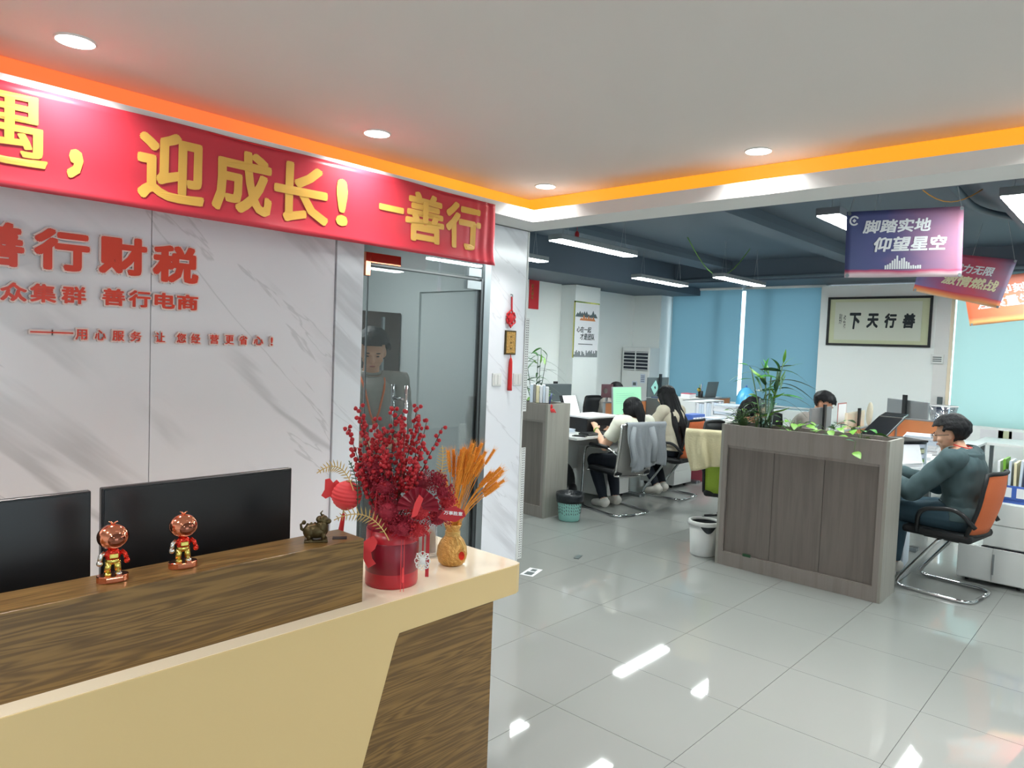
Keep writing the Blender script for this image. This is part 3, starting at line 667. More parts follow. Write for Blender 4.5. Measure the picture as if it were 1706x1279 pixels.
# pleated fan, upright
fn = MB(); N_ = 18; cx, cz = (700-652)*s_, (966-826)*s_
for i in range(N_+1):
    a = rad(-8) + rad(196)*i/N_; r = .066*(1 + .05*math.sin(i*PI*5/N_)); dd = -.105 + (.006 if i % 2 else -.006)
    fn.v.append((cx + r*math.cos(a), dd, cz + r*math.sin(a)*1.0)); fn.v.append((cx + .014*math.cos(a), -.108, cz + .014*math.sin(a)))
fn.f = [(2*i, 2*i+1, 2*i+3, 2*i+2) for i in range(N_)]; fn.m = [0]*N_
fn.build('paper_fan', 'dred', bq, solid=.001)
MB().prism([(cx-.02,cz-.03),(cx+.0,cz-.02),(cx+.018,cz+.035),(cx+.004,cz+.048),(cx-.010,cz+.02)], 'xz', -.122, -.118).build('fan_tag', 'lantern', bq)
# gold fern sprays
def fern(p0, p1, p2, n, L, mm='goldleaf'):
    path = bez(p0, p1, p2, n); g = MB().tube(path, .0014, 5)
    for i in range(2, n):
        t = (path[i+1]-path[i-1]).normalized(); nrm = t.cross(Vector((0,1,0))).normalized(); l = L*math.sin(PI*(i/n)*.85+.25)
        for s in (-1, 1):
            q = path[i] + nrm*s*l + t*l*.45; w = t*.0016
            g.add([path[i]-w, path[i]+w, q*.6+path[i]*.4+w*1.3, q, q*.6+path[i]*.4-w*1.1], [(0,1,2,3,4)])
    g.build('gold_fern', mm, bq, solid=.0006)
fern(pxl(590,806,-.06), pxl(572,745,-.07), pxl(532,778,-.08), 15, .024)
fern(pxl(655,880,-.11), pxl(625,815,-.13), pxl(568,848,-.13), 16, .028)
fern(pxl(722,805,.02), pxl(735,770,.03), pxl(729,733,.03), 14, .024)
fern(pxl(596,838,-.05), pxl(600,790,-.05), pxl(578,760,-.03), 12, .018, 'leafd')
# hanging red tags and strings on the bucket
fish = [(622,878),(630,874),(636,884),(632,896),(626,902),(628,912),(634,920),(622,928),(616,918),(612,908),(606,906),(604,896),(612,886)]
MB().prism([((u-652)*s_, (966-v)*s_) for u, v in fish], 'xz', -.104, -.101).build('fish_tag', 'lantern', bq)
MB().tube([pxl(632,802,-.10), pxl(630,850,-.108), pxl(624,880,-.103)], .0012, 5).build('string', 'redb', bq)
for k, u in enumerate((674,679)): MB().tube([pxl(u,880,-.095), pxl(u+.5,920,-.099), pxl(u+1,966,-.098)], .0011, 5).build('string', 'lantern', bq)
MB().lathe([(.001,0),(.003,-.01),(.004,-.05),(.001,-.052)], tuple(pxl(678,925,-.10)), n=8).build('tassel', 'lantern', bq)
arc_ = [(732,842),(742,828),(758,822),(774,829),(777,838),(760,848),(742,846)]
MB().prism([((u-652)*s_, (966-v)*s_) for u, v in arc_], 'xz', -.093, -.0915).build('greeting_tag', 'redb', bq)
text('greeting_text', '万事胜意', 'paper', bq, pxl(741,836,-.0935), (1,.0,-.05), (.05,0,1), .062, .013, .0003, .02)
# white lace ornament on a red ribbon
lc = MB(); c0 = pxl(707, 919, -.06)
for a in range(8):
    q = a*PI/4; lc.tube([c0 + Vector((.016*math.cos(q)+.010*math.cos(s), .001, (.018*math.sin(q)+.010*math.sin(s))*1.15)) for s in [i*2*PI/10 for i in range(11)]], .0018, 5)
lc.sph(c0, (.010,.003,.011)); lc.tube([c0+Vector((-.02,0,-.024)), c0+Vector((0,0,.0)), c0+Vector((.02,0,.026))], .002, 5); lc.tube([c0+Vector((.02,0,-.024)), c0, c0+Vector((-.02,0,.026))], .002, 5)
lc.build('lace_knot', 'whitep', bq, smooth=True)
MB().box(c0.x-.003, c0.x+.003, -.058, -.057, c0.z+.02, c0.z+.09).box(c0.x+.010, c0.x+.022, -.057, -.056, c0.z-.055, c0.z+.09).build('ribbon', 'redb', bq)
# lantern hanging off the fern
t = thing('paper_lantern', 'small round red paper lantern with tassel hanging left of the bouquet', 'lantern', (0,0,0), 0)
t.matrix_world = bq.matrix_world
t.location = Vector((-1.555, -.61, .78)) + Matrix.Rotation(CAMR,3,'Z') @ pxl(575, 819, -.02); t.rotation_euler = (0, rad(8), CAMR)
prof = []; K = 44
for i in range(K+1):
    a = -PI/2*.93 + PI*.93*i/K; r = .050*math.cos(a); z = .049*math.sin(a); prof.append((r*(1+.028*math.cos(i*PI/2)), z))
MB().lathe(prof, n=40).build('shade', 'lantern', t, smooth=True)
MB().lathe([(.010,.046),(.012,.050),(.001,.051)], n=14).build('cap', 'redb', t); MB().lathe([(.001,-.051),(.012,-.050),(.010,-.045)], n=14).build('cap', 'goldleaf', t)
MB().cyl((0,0,.05),(-.002,0,.115),.0008,n=4).build('string', 'redb', t)
MB().tube([(-.002,0,-.05),(-.003,0,-.065)], .0022).build('gold_bead', 'goldleaf', t)
MB().lathe([(.002,-.062),(.006,-.068),(.0095,-.125),(.001,-.126)], n=12).build('tassel', 'red', t, smooth=True)
bf = [(534,800),(541,797),(548,803),(553,797),(560,802),(556,814),(561,826),(554,833),(547,827),(540,832),(532,828),(536,817)]
MB().prism([((u-575)*s_, (819-v)*s_) for u, v in bf], 'xz', .008, .010).build('butterfly_tag', 'lantern', t)

# gold money-bag vase with orange wheat
gv = thing('wheat_vase', 'gold money-bag vase holding orange dried wheat beside the red bucket', 'vase', (-1.262, -.598, .78), CAMR)
MB().lathe([(.001,0),(.038,0),(.050,.012),(.058,.040),(.055,.068),(.044,.092),(.030,.108),(.024,.116),(.026,.122),(.024,.128),(.032,.148),(.035,.156),(.031,.154),(.022,.13),(.001,.12)], n=36).build('body', 'gold', gv, smooth=True)
g = MB()
for z in (.113, .119, .125): g.tube([(.0265*math.cos(a), .0265*math.sin(a), z) for a in [i*2*PI/20 for i in range(21)]], .0028, 6)
g.tube([(.01,-.027,.118),(.022,-.040,.10),(.026,-.046,.085)], .0022, 6); g.tube([(.01,-.027,.118),(.034,-.032,.10),(.046,-.034,.075),(.050,-.030,.05)], .0022, 6); g.sph((.008,-.029,.112),(.006,.004,.006))
g.build('tie_cord', 'goldleaf', gv, smooth=True)
g = MB(); g.prism([(.040+.018*math.cos(a), .048+.024*math.sin(a)) for a in [i*2*PI/20 for i in range(20)]], 'xz', -.050, -.040); g.build('coin_plaque', 'gold', gv, bevel=.002)
g2 = MB(); g2.prism([(.040+.011*math.cos(a), .048+.016*math.sin(a)) for a in [i*2*PI/16 for i in range(16)]], 'xz', -.0515, -.049); g2.build('coin_centre', 'redmetal', gv)
wh = MB()
for k in range(11):
    for q in range(4):
        a = q*PI/2 + (k % 2)*PI/4; p = Vector((.0040*math.cos(a), .0040*math.sin(a), k*.0075)); wh.sph(p, (.0031,.0031,.0060), nu=5, nv=4)
        wh.cyl(p, p + Vector((.009*math.cos(a), .009*math.sin(a), .026)), .0006, .0002, 3)
whm = wh.mesh('wheat_ear', 'wheat', True)
g = .00224
for i in range(46):
    u = ru(742, 822); hgt = 775 + abs(u-790)*.35 + ru(-18, 26); d = ru(-.05,.05)
    if i > 38: u = ru(800, 826); hgt = ru(800, 820)
    tip = Vector(((u-757)*g, d, (945-hgt)*g)); base = Vector((ru(-.012,.012), ru(-.012,.012), .11))
    path = bez(base, base*.5+tip*.5+Vector((-tip.x*.18,0,.02)), tip, 6)
    st = MB().tube(path, .0016, 5).build('wheat_stalk', 'wheat2', gv, smooth=True)
    dirv = (path[-1]-path[-2]).normalized()
    e = D.objects.new('wheat_ear', whm); COL.objects.link(e); e.parent = st; e.location = path[-1]-dirv*.02; e.rotation_euler = dirv.to_track_quat('Z','Y').to_euler(); sc = ru(.75,1.0); e.scale = (sc,sc,sc)
# acrylic card holder behind the bucket
t = thing('card_holder', 'clear acrylic card holder standing behind the red bucket', 'sign holder', (-1.30, -.46, .78), CAMR+.55)
MB().box(-.075,.075,-.04,.04,0,.006).build('foot', 'acryl', t); MB().obox((0,.01,.065), (.15,.004,.12), (rad(-8),0,0)).build('pane', 'acryl', t)
MB().obox((0,.013,.065), (.14,.001,.11), (rad(-8),0,0)).build('card', 'paper', t)

# ============================================================ OFFICE: planter cabinets
def leafmesh(nm, m, L, w, droop=.5, n=6, fold=.15):
    g = MB()
    for i in range(n+1):
        t = i/n; ww = w*math.sin(PI*min(1, t*.93+.05))**.8*(1-t*.25); x = L*t; z = -droop*L*t*t
        g.v += [(x, -ww, z+ww*fold), (x, 0, z), (x, ww, z+ww*fold)]
    g.f = [f for i in range(n) for f in ((3*i,3*i+1,3*i+4,3*i+3),(3*i+1,3*i+2,3*i+5,3*i+4))]; g.m = [0]*len(g.f)
    return g.mesh(nm, m, True)
lance = [leafmesh('leaf', 'leaf', .16, .013, .45), leafmesh('leaf', 'leafd', .20, .012, .7), leafmesh('leaf', 'leafl', .12, .014, -.3), leafmesh('leaf', 'leafd', .14, .022, .2)]
heart = [leafmesh('leaf', 'leafl', .075, .030, .4, 4), leafmesh('leaf', 'leaf', .085, .032, .6, 4), leafmesh('leaf', 'leafd', .065, .026, .3, 4)]
def leaf(par, me, p, yaw, pitch, s=1., roll=0):
    o = D.objects.new('leaf', me); COL.objects.link(o); o.parent = par; o.location = p
    o.rotation_euler = (Matrix.Rotation(yaw,3,'Z') @ Matrix.Rotation(-pitch,3,'Y') @ Matrix.Rotation(roll,3,'X')).to_euler(); o.scale = (s,s,s); return o
def planter(x, y, ln, label):
    # front faces -x; y is the low end, the body runs to y+ln; depth .34
    t = thing('planter_cabinet', label, 'cabinet', (x, y, 0))
    dp = .34; H = 1.085
    MB().box(0,dp,0,.02,0,H).build('side_panel', 'oakend', t, bevel=.001); MB().box(0,dp,ln-.02,ln,0,H).build('side_panel', 'oakend', t, bevel=.001)
    b = MB(); b.box(0,.018,.02,ln-.02,.925,H-.002); b.box(dp-.018,dp,.02,ln-.02,0,H-.002); b.box(.018,dp-.018,.02,ln-.02,.905,.925)
    b.build('planter_box', 'oakgrey', t, bevel=.001)
    MB().box(.0,.02,.02,ln-.02,0,.105).build('plinth', 'oakgrey', t)
    MB().box(.0,.02,ln-.055,ln-.02,.105,.925).build('stile', 'oakgrey', t); MB().box(0,.02,.02,.055,.105,.925).build('stile', 'oakgrey', t)
    n = 3; w = (ln-.11)/n
    for k in range(n): MB().box(.022,.038,.055+k*w+.0015,.055+(k+1)*w-.0015,.105,.905).build('door', 'oakdark', t)
    b = MB(); b.grid(lambda u, v: (.018+(dp-.036)*u, .02+(ln-.04)*v, 1.005+.012*noise.noise(Vector((u*3, v*9, 1)))), 6, 24); b.build('soil', 'soil', t, smooth=True)
    return t
pa = planter(2.03, -1.24, 1.18, 'grey wood planter cabinet with three doors, the large one in front with the glass vase')
tag(MB().box(-.006,.002,-.03,.03,-.02,.0).build('door_stop', 'leafd', None, loc=(2.025,-.315,.125)), 'small dark green wedge stuck at the foot of the planter cabinet doors', 'wedge')
pb = planter(2.06, 1.70, 1.18, 'grey wood planter cabinet partly behind the pillar, with the back scratcher')
# bamboo in glass vase
t = thing('bamboo_vase', 'tall glass vase of bamboo stalks with long narrow leaves on the front planter cabinet', 'plant', (2.20, -.33, 1.01))
MB().lathe([(.001,0),(.038,0),(.042,.01),(.058,.265),(.060,.28),(.056,.28),(.052,.26),(.038,.02),(.001,.015)], n=28).build('vase', 'glassv', t, smooth=True)
MB().cyl((0,0,.018),(0,0,.12),.042,.045,n=20).build('water', 'glassv', t, smooth=True)
Rr = Vector((.676,-.737,0)); Ff = Vector((.737,.676,0))
def st(pts, r=.006):
    P = [Vector((0,0,z)) + Rr*a + Ff*b for a, b, z in pts]
    MB().tube(bez(P[0], P[1], P[2], 10), r, 7, rend=r*.8).build('stalk', 'stalk', t, smooth=True); return bez(P[0],P[1],P[2],10)
K1 = [st([(-.02,0,.02),(-.06,.0,.22),(-.125,.02,.50)],.005), st([(.0,.01,.02),(.0,0,.25),(-.03,-.01,.47)],.006), st([(.01,-.02,.02),(.0,-.02,.25),(.01,-.03,.45)],.006),
      st([(.02,.01,.02),(.05,.0,.25),(.07,.0,.52)],.006), st([(.01,.02,.02),(.05,.02,.25),(.095,.03,.50)],.006), st([(.0,-.01,.02),(.04,.01,.22),(.08,-.02,.42)],.005), st([(.02,-.01,.02),(.04,.01,.22),(.10,-.02,.56)],.005)]
for k, pth in enumerate(K1):
    for i in range(7):
        q = pth[10 - (i if i < 5 else i+1)]
        leaf(t, lance[(i+k) % 4], q, rad(-47)+ru(0,2*PI), ru(.1,1.0) if i < 3 else ru(0,.5), ru(.8,1.35), ru(-.6,.6))
for a, z, yw, pt, s in ((.09,.50,0,.1,1.35),(.08,.40,-.1,.15,1.2),(.08,.36,.2,.3,1.3),(-.12,.48,PI,.0,1.1),(-.10,.42,PI+.2,.3,1.0),(.05,.30,.1,.35,1.4),(.06,.28,.0,.1,1.3),(-.08,.25,PI,.05,1.0),(-.06,.18,PI-.2,-.1,1.1),(.10,.52,.5,1.0,.9),(.0,.46,1.5,1.3,.9),(-.03,.48,1.2,1.2,.9)):
    leaf(t, lance[1 if s > 1.15 else 0], Rr*a + Vector((0,0,z)), rad(-47.5)+yw, pt, s, ru(-.4,.4))
# low plants in the planter troughs
def clump(x, y, z, n, r, hgt, kinds, label, trail=()):
    t = thing('potted_plant', label, 'plant', (x, y, z))
    g = MB(); lv = []
    for i in range(n):
        a = ru(0,2*PI); rr = r*ru(.2,1); e = Vector((rr*math.cos(a)*.7, rr*math.sin(a), hgt*ru(.35,1)))
        g.tube(bez((0,0,0), (e.x*.3,e.y*.3,e.z*.9), e, 5), .0016, 4); lv.append((e, a))
    for p, e in trail:
        g.tube(bez((0,0,.03), p, e, 6), .0018, 4); lv.append((Vector(e), -PI*.75)); lv.append((Vector(p)*.5+Vector(e)*.5, PI*.9))
    g.build('stems', 'stalk', t)
    for e, a in lv: leaf(t, random.choice(kinds), e, a+ru(-.6,.6), ru(-.2,.7), ru(.7,1.1), ru(-.5,.5))
    return t
fine = [leafmesh('leaf', 'leafd', .05, .008, .4, 3), leafmesh('leaf', 'leaf', .055, .009, .3, 3), leafmesh('leaf', 'leafl', .045, .008, .2, 3)]
clump(2.20, -.15, 1.01, 70, .13, .19, fine, 'fine-leaved bushy plant at the left end of the front planter cabinet')
clump(2.24, -.24, 1.01, 16, .10, .24, heart, 'leafy green pothos just left of the glass vase')
clump(2.17, -.55, 1.01, 22, .12, .15, fine+heart[:1], 'low green plant just right of the glass vase')
clump(2.17, -.80, 1.01, 13, .12, .17, heart, 'light green pothos in the middle right of the front planter cabinet')
clump(2.15, -1.03, 1.01, 10, .12, .15, heart, 'trailing pothos hanging over the front at the right end of the planter cabinet', [((-.14,.0,.12), (-.15,.0,-.02))])
clump(2.22, 1.98, 1.01, 14, .13, .20, heart, 'broad-leaved plant on the left planter cabinet beside the pillar')
clump(2.22, 2.30, 1.01, 10, .13, .18, heart, 'second broad-leaved plant on the left planter cabinet, behind the first')
t = thing('bamboo_plant', 'slender bamboo plant with thin dark stems on the left planter cabinet', 'plant', (2.26, 2.02, 1.01))
for a, b, z, tz in ((-.03,-.09,.30,.50),(.0,.0,.35,.52),(.02,.07,.30,.53),(-.03,-.13,.25,.36),(.01,.02,.2,.60)):
    P = [Rr*a, Rr*(a+b)*.6+Vector((0,0,z)), Rr*(a+b)+Vector((0,0,tz))]; pth = bez(*P, 10)
    MB().tube(pth, .0045, 6, rend=.0025).build('stalk', 'leafd', t, smooth=True)
    for i in range(6): leaf(t, lance[i % 4], pth[10-i], ru(0,2*PI), ru(-.1,.9), ru(.7,1.1), ru(-.5,.5))
for yw, z, s in ((0,.48,1.3),(0,.40,1.4),(.1,.25,1.3),(PI,.52,1.3),(PI,.42,1.2),(PI+.1,.32,1.1),(PI,.22,1.0)): leaf(t, lance[1], Vector((0,0,z)), CAMR+yw, .15, s)
# things on the left planter
def books(x, y, z, specs, nm, cat, labels, rz, group):
    k = 0.
    for i, (w, h, d, m) in enumerate(specs):
        t = thing(nm, labels[i], cat, (x + k*math.cos(rz), y + k*math.sin(rz), z), rz, group)
        MB().box(0,w,0,d,0,h).build('cover', m, t, bevel=.001); MB().box(.002,w-.002,.002,d+.001,.003,h+.001).build('pages', 'paper', t); k += w+.004
books(2.06, 1.93, 1.086, [(.028,.17,.12,'binder'),(.022,.175,.12,'greym'),(.030,.165,.13,'creamcloth'),(.028,.16,.12,'paper'),(.022,.17,.12,'binder'),(.03,.15,.12,'paper')], 'notebook', 'book',
      ['pale blue notebook, leftmost of the row on the left planter', 'grey notebook, second in the row on the left planter', 'cream notebook in the middle of the row on the left planter', 'white notebook right of the cream one on the left planter', 'pale notebook beside the back scratcher on the left planter', 'white short notebook, rightmost of the row on the left planter'], CAMR, 'notebooks on the left planter')
t = thing('back_scratcher', 'red hand-shaped back scratcher with a blue grip leaning over the planter end', 'back scratcher', (2.12, 1.695, 1.03), CAMR)
MB().cyl((-.012,.03,.155),(-.03,.0,.055),.009,.008).build('grip', 'dblue', t, smooth=True)
h = MB(); h.sph((-.018,-.006,.03),(.020,.010,.026))
for k in range(4): h.tube([(-.020+.010*k,-.008,.012),(-.012+.012*k,-.016,-.010),(-.006+.013*k,-.022,-.024)], .0055, 7, rend=.004)
h.tube([(-.035,-.006,.03),(-.042,-.012,.01)], .0055, 7)
h.build('hand', 'red2', t, smooth=True)
# waste baskets
t = thing('waste_basket', 'turquoise perforated waste basket with black bag beside the left planter', 'waste bin', (2.22, 1.52, 0))
MB().lathe([(.001,0),(.092,0),(.098,.01),(.118,.21)], n=32).build('basket', 'mint', t, smooth=True)
h = MB()
for j in range(4):
    for i in range(30):
        a = 2*PI*i/30; z = .075+j*.03; r = .0985+(z-.01)*.1+.0008; c, s = math.cos(a), math.sin(a)
        h.obox((r*c, r*s, z), (.002,.006,.018), (rad(20)*1,0,a))
stuff(h.build('perforations', 'gscreen', t))
MB().lathe([(.001,.19),(.10,.20),(.118,.255),(.128,.262),(.134,.235),(.130,.20),(.126,.175),(.121,.19)], n=40).build('bin_bag', 'binbag', t, smooth=True)
for v in D.objects[t.name].children[-1].data.vertices:
    a = math.atan2(v.co.y, v.co.x); k = .012*noise.noise(Vector((math.cos(a)*3, math.sin(a)*3, v.co.z*9))); v.co.x *= 1+k*5; v.co.y *= 1+k*5; v.co.z += k*1.2
t = thing('waste_bin', 'round white waste bin with a rim and black bag left of the front planter', 'waste bin', (2.175, .115, 0))
MB().lathe([(.001,0),(.098,0),(.102,.01),(.117,.25),(.112,.25),(.1,.05)], n=36).build('bin_body', 'whitep', t, smooth=True)
MB().lathe([(.110,.250),(.128,.246),(.131,.262),(.128,.276),(.108,.278),(.106,.262),(.110,.250)], n=36).build('rim', 'white', t, smooth=True)
MB().lathe([(.001,.12),(.095,.13),(.108,.272)], n=36).build('bin_bag', 'binbag', t, smooth=True)
g = MB(); g.grid(lambda u, v: ((.121-.001*v+.003)*math.cos(PI*1.08+u*1.0), (.121+.003)*math.sin(PI*1.08+u*1.0), .246-.052*v*math.sin(PI*min(1,max(0,u*.96+.02)))), 14, 6); g.build('bag_overhang', 'binbag', t, smooth=True)

# ============================================================ DESKS
def desk_row(x0, x1, ya, yb, yc, label, seams):
    """double row: front desks ya..yb, back desks yb..yc, orange partition on yb"""
    for k, (a, b) in enumerate(seams):
        for side, (p, q) in enumerate(((ya, yb-.02), (yb+.02, yc))):
            nm = label[k*2+side]; t = thing('office_desk', nm, 'desk', ((a+b)/2, (p+q)/2, 0)); hw = (b-a)/2-.002; hd = (q-p)/2
            MB().box(-hw,hw,-hd,hd,.725,.75).build('desktop', 'deskw', t, bevel=.002)
            y_ = hd-.03 if side == 0 else -hd+.03
            MB().box(-hw+.03,hw-.03,y_-.008,y_+.008,.30,.725).build('modesty_panel', 'deskw', t)
            for s in (-1, 1): MB().box(s*(hw-.03)-.02,s*(hw-.03)+.02,-hd+.04,hd-.04,0,.03).box(s*(hw-.03)-.018,s*(hw-.03)+.018,-.05*1,.05,.03,.725).build('leg', 'steel', t, bevel=.002)
def partition(x0, x1, y, z0, z1, label, rz=0, L=None):
    t = thing('desk_partition', label, 'partition', ((x0+x1)/2, y, 0), rz); h = (x1-x0)/2
    MB().box(-h+.012,h-.012,-.012,.012,z0,z1-.012).build('panel', 'orangep', t)
    MB().box(-h,h,-.017,.017,z1-.014,z1).box(-h,-h+.014,-.017,.017,z0,z1).box(h-.014,h,-.017,.017,z0,z1).build('frame', 'alu', t, bevel=.002)
    return t
desk_row(2.42, 6.9, 1.62, 2.25, 2.88, ['white desk with the printer, beside the left planter', 'white desk back to back with the printer desk', 'white desk where the long-haired woman sits', 'white desk facing the long-haired woman', 'white desk with paper piles in front of the teal blind', 'white desk below the teal blind with a laptop', 'far white desk next to the teal blinds', 'farthest white desk by the window corner'],
         None, ) if False else desk_row(2.42, 6.9, 1.62, 2.25, 2.88, ['white desk with the printer, beside the left planter', 'white desk back to back with the printer desk', 'white desk where the long-haired woman sits', 'white desk facing the long-haired woman', 'white desk with paper piles in front of the teal blind', 'white desk below the teal blind with a laptop'], [(2.42,3.72),(3.72,5.02),(5.02,6.9)])
desk_row(2.42, 6.4, -1.12, -.52, .08, ['white desk where the man in glasses works', 'white desk behind the front planter, its back row', 'white desk with the pile of papers right of the planter', 'white desk behind the paper pile, back row', 'far white desk of the right-hand group', 'far white desk of the right-hand back row'], [(2.42,3.72),(3.72,5.02),(5.02,6.4)])
partition(3.75, 4.98, 2.25, .75, 1.01, 'orange desk partition behind the green-lit monitor')
partition(5.62, 7.0, 2.25, .75, .985, 'orange desk partition behind the paper piles below the teal blind')
partition(3.2, 5.0, -.52, .75, 1.0, 'long orange desk partition behind the front planter')
partition(-.28, .28, -.82, .75, 1.04, 'orange end partition beside the paper pile, set across the desk', PI/2)
D.objects['desk_partition.003'].location = (4.98, -.82, 0)
# white drawer pedestals
def pedestal(x, y, w, d, h, rz, label, drawers=3):
    t = thing('drawer_pedestal', label, 'drawer unit', (x, y, 0), rz)
    MB().box(-w/2,w/2,-d/2,d/2,.04,h).build('body', 'whitep', t, bevel=.003)
    for k in range(drawers):
        a = .045+(h-.05)*k/drawers; b = .045+(h-.05)*(k+1)/drawers-.004
        dd = MB().box(-w/2+.004,w/2-.004,-d/2-.014,-d/2,a,b).build('drawer', 'whitep', t, bevel=.001)
    for sx in (-1,1):
        for sy in (-1,1): MB().cyl((sx*(w/2-.05)-.01, sy*(d/2-.05),.02),(sx*(w/2-.05)+.01,sy*(d/2-.05),.02),.02).build('castor', 'blackmatte', t)
pedestal(3.42, 2.02, .42, .45, .55, 0, 'white drawer pedestal under the printer desk')
pedestal(4.62, 1.90, .42, .45, .55, 0, 'white drawer pedestal beside the long-haired woman')
# big white cabinets at the right edge
t = thing('low_cabinet', 'white low two-door cabinet on castors at the right edge behind the man', 'cabinet', (3.33, -1.70, 0))
MB().box(-.24,.25,-.22,.22,.03,.285).build('body', 'whitep', t, bevel=.003)
MB().box(-.255,-.24,-.218,-.002,.04,.28).build('door', 'whitep', t, bevel=.001); MB().box(-.255,-.24,.002,.218,.04,.28).build('door', 'whitep', t, bevel=.001)
MB().box(-.262,-.255,-.012,.0,.09,.24).build('handle', 'alu', t)
for sx in (-.18,.18):
    for sy in (-.16,.16): MB().cyl((sx,sy-.01,.018),(sx,sy+.01,.018),.018).build('castor', 'blackmatte', t)
t = thing('drawer_cabinet', 'wide white drawer cabinet stacked over the low cabinet at the right edge', 'cabinet', (3.35, -2.05, .285))
MB().box(-.24,.25,-.45,.42,.0,.33).build('body', 'whitep', t, bevel=.003)
MB().box(-.255,-.24,-.448,.418,.012,.165).build('drawer', 'whitep', t, bevel=.001); MB().box(-.255,-.24,-.448,.418,.170,.325).build('drawer', 'whitep', t, bevel=.001)
MB().box(-.26,.252,-.455,.425,-.012,.0).build('base_trim', 'darkslot', t)
tag(MB().sph((0,0,0),(.02,.035,.012)).build('eraser', 'pink', None, True, loc=(3.09,-1.78,.298)), 'pink blob of putty on the seam of the white drawer cabinet', 'putty') if False else None
t = thing('file_organizer', 'blue file organizer full of upright plastic folders on the white drawer cabinet', 'file holder', (3.28, -1.93, .615))
MB().box(-.12,.12,-.28,.28,0,.03).box(-.13,-.12,-.28,.28,.03,.13).box(.12,.13,-.28,.28,.03,.2).build('tray', 'blue', t, bevel=.002)
for k in range(5): MB().box(-.1335,-.13,.155-.1*k,.225-.1*k,.045,.115).build('label_card', 'paper', t)
for k in range(16):
    y = -.265+.033*k; m = ['binder','paper','acryl','binder','creamcloth','binder','leafl','paper'][k % 8]
    MB().obox((0,y+.012,.165), (.22,.016,.26+.02*((k*7)%3)), (ru(-.04,.04),0,0)).build('folder', m, t)
# lying orange binders etc. on window sill right
for k, (y, m, lab) in enumerate(((-1.00,'paper','white sheet taped under the turquoise blind, left one'), (-1.30,'paper','white sheet taped under the turquoise blind, right one'), (-1.14,'rice2','yellowish sheet taped under the turquoise blind between two white ones'))):
    tag(MB().box(0,.003,-.12+.05*(k==2),.12-.05*(k==2),-.09,.09).build('paper_note', m, None, loc=(7.494,y,.72)), lab, 'paper')
t = thing('side_table', 'long pale table along the right window, behind the man in glasses', 'table', (6.75, -1.9, 0))
MB().box(-.35,.35,-.9,.9,.72,.75).build('tabletop', 'deskw', t, bevel=.002)
for sx in (-.3,.3):
    for sy in (-.82,.82): MB().box(sx-.02,sx+.02,sy-.02,sy+.02,0,.72).build('leg', 'steel', t)

# ============================================================ OFFICE EQUIPMENT ON ROW 1
monitor(3.87, 2.02, .54, .885, 1.205, 'monitor lit with a pale green document facing the short-haired woman', -.06, 'alu', .75, rad(-4), 'screen')
for i in range(9):
    o = D.objects['monitor.002']; MB().box(-.22,.22-.05*(i%3),-.0165,-.0155,.20-.0+.022*i,.203+.022*i).build('text_line', 'mint', o)
monitor(3.12, 2.45, .40, .95, 1.22, 'silver monitor beside the bamboo on the left planter, seen past the notebooks', -.2, 'alu', .75, 0, 'gscreen')
t = monitor(5.55, 2.62, .54, 1.0, 1.27, 'grey monitor back with a pale green sheet stuck on it', PI, 'gscreen', .75)
MB().obox((.10,.016,.38), (.15,.002,.14), (0,.7,0)).build('green_sheet', 'mint', t)
MB().obox((.10,.0175,.38), (.03,.001,.04), (0,.7,0)).build('printed_mark', 'ink', t)
t = thing('printer', 'black desktop printer with white paper in its raised feeder beside the left planter', 'printer', (3.10, 1.98, .75), -.08)
MB().box(-.26,.26,-.20,.20,0,.15).build('body', 'black', t, bevel=.012)
MB().box(-.25,.27,-.21,.18,.151,.170).build('lid_papers', 'paper', t, bevel=.003)
MB().obox((-.13,.16,.25), (.26,.012,.24), (rad(-22),0,0)).build('feeder', 'black', t, bevel=.003); MB().obox((-.13,.145,.26), (.21,.004,.22), (rad(-22),0,0)).build('feed_paper', 'paper', t)
MB().box(-.2,.2,-.212,-.20,.02,.07).build('tray', 'blackmatte', t)
t = thing('keyboard', 'black keyboard before the printer at the short-haired woman', 'keyboard', (2.86, 1.70, .75), -.1)
MB().box(-.20,.16,-.07,.07,0,.018).build('case', 'black', t, bevel=.004)
k_ = MB()
for j in range(4):
    for i in range(13): k_.box(-.19+i*.026,-.168+i*.026,-.058+j*.03,-.032+j*.03,.018,.024)
stuff(k_.build('keys', 'blackmatte', t))
t = thing('mobile_phone', 'dark phone lying on the desk edge left of the keyboard', 'phone', (2.56, 1.69, .75), .3)
MB().box(-.035,.035,-.07,.07,0,.009).build('case', 'black', t, bevel=.003)
def paper_pile(x, y, z, n, w, d, label, rz=0, h=None, group=None):
    t = thing('paper_stack', label, 'papers', (x, y, z), rz, group); zz = 0
    for i in range(n):
        th = ru(.008,.022) if h is None else h/n
        MB().obox((ru(-.012,.012), ru(-.012,.012), zz+th/2), (w*ru(.92,1), d*ru(.92,1), th*.94), (0,0,ru(-.12,.12))).build('sheaf', random.choice(['paper','paper','binder']), t); zz += th
    return t
paper_pile(2.62, 2.0, .75, 3, .21, .3, 'loose white papers on the desk between the left planter and the printer')
paper_pile(6.12, 1.79, .75, 12, .42, .34, 'tall untidy pile of white papers below the teal blind', h=.19)
paper_pile(5.55, 1.80, .75, 3, .3, .22, 'low pile of papers beside the blue card tray')
t = thing('folder_row', 'row of upright pale file boxes behind the long-haired woman', 'file boxes', (5.85, 2.08, .75))
MB().box(-.40,.42,-.10,.10,.222,.232).box(-.41,-.40,-.1,.1,0,.232).box(.40,.42,-.10,.10,0,.232).build('rack', 'whitep', t)
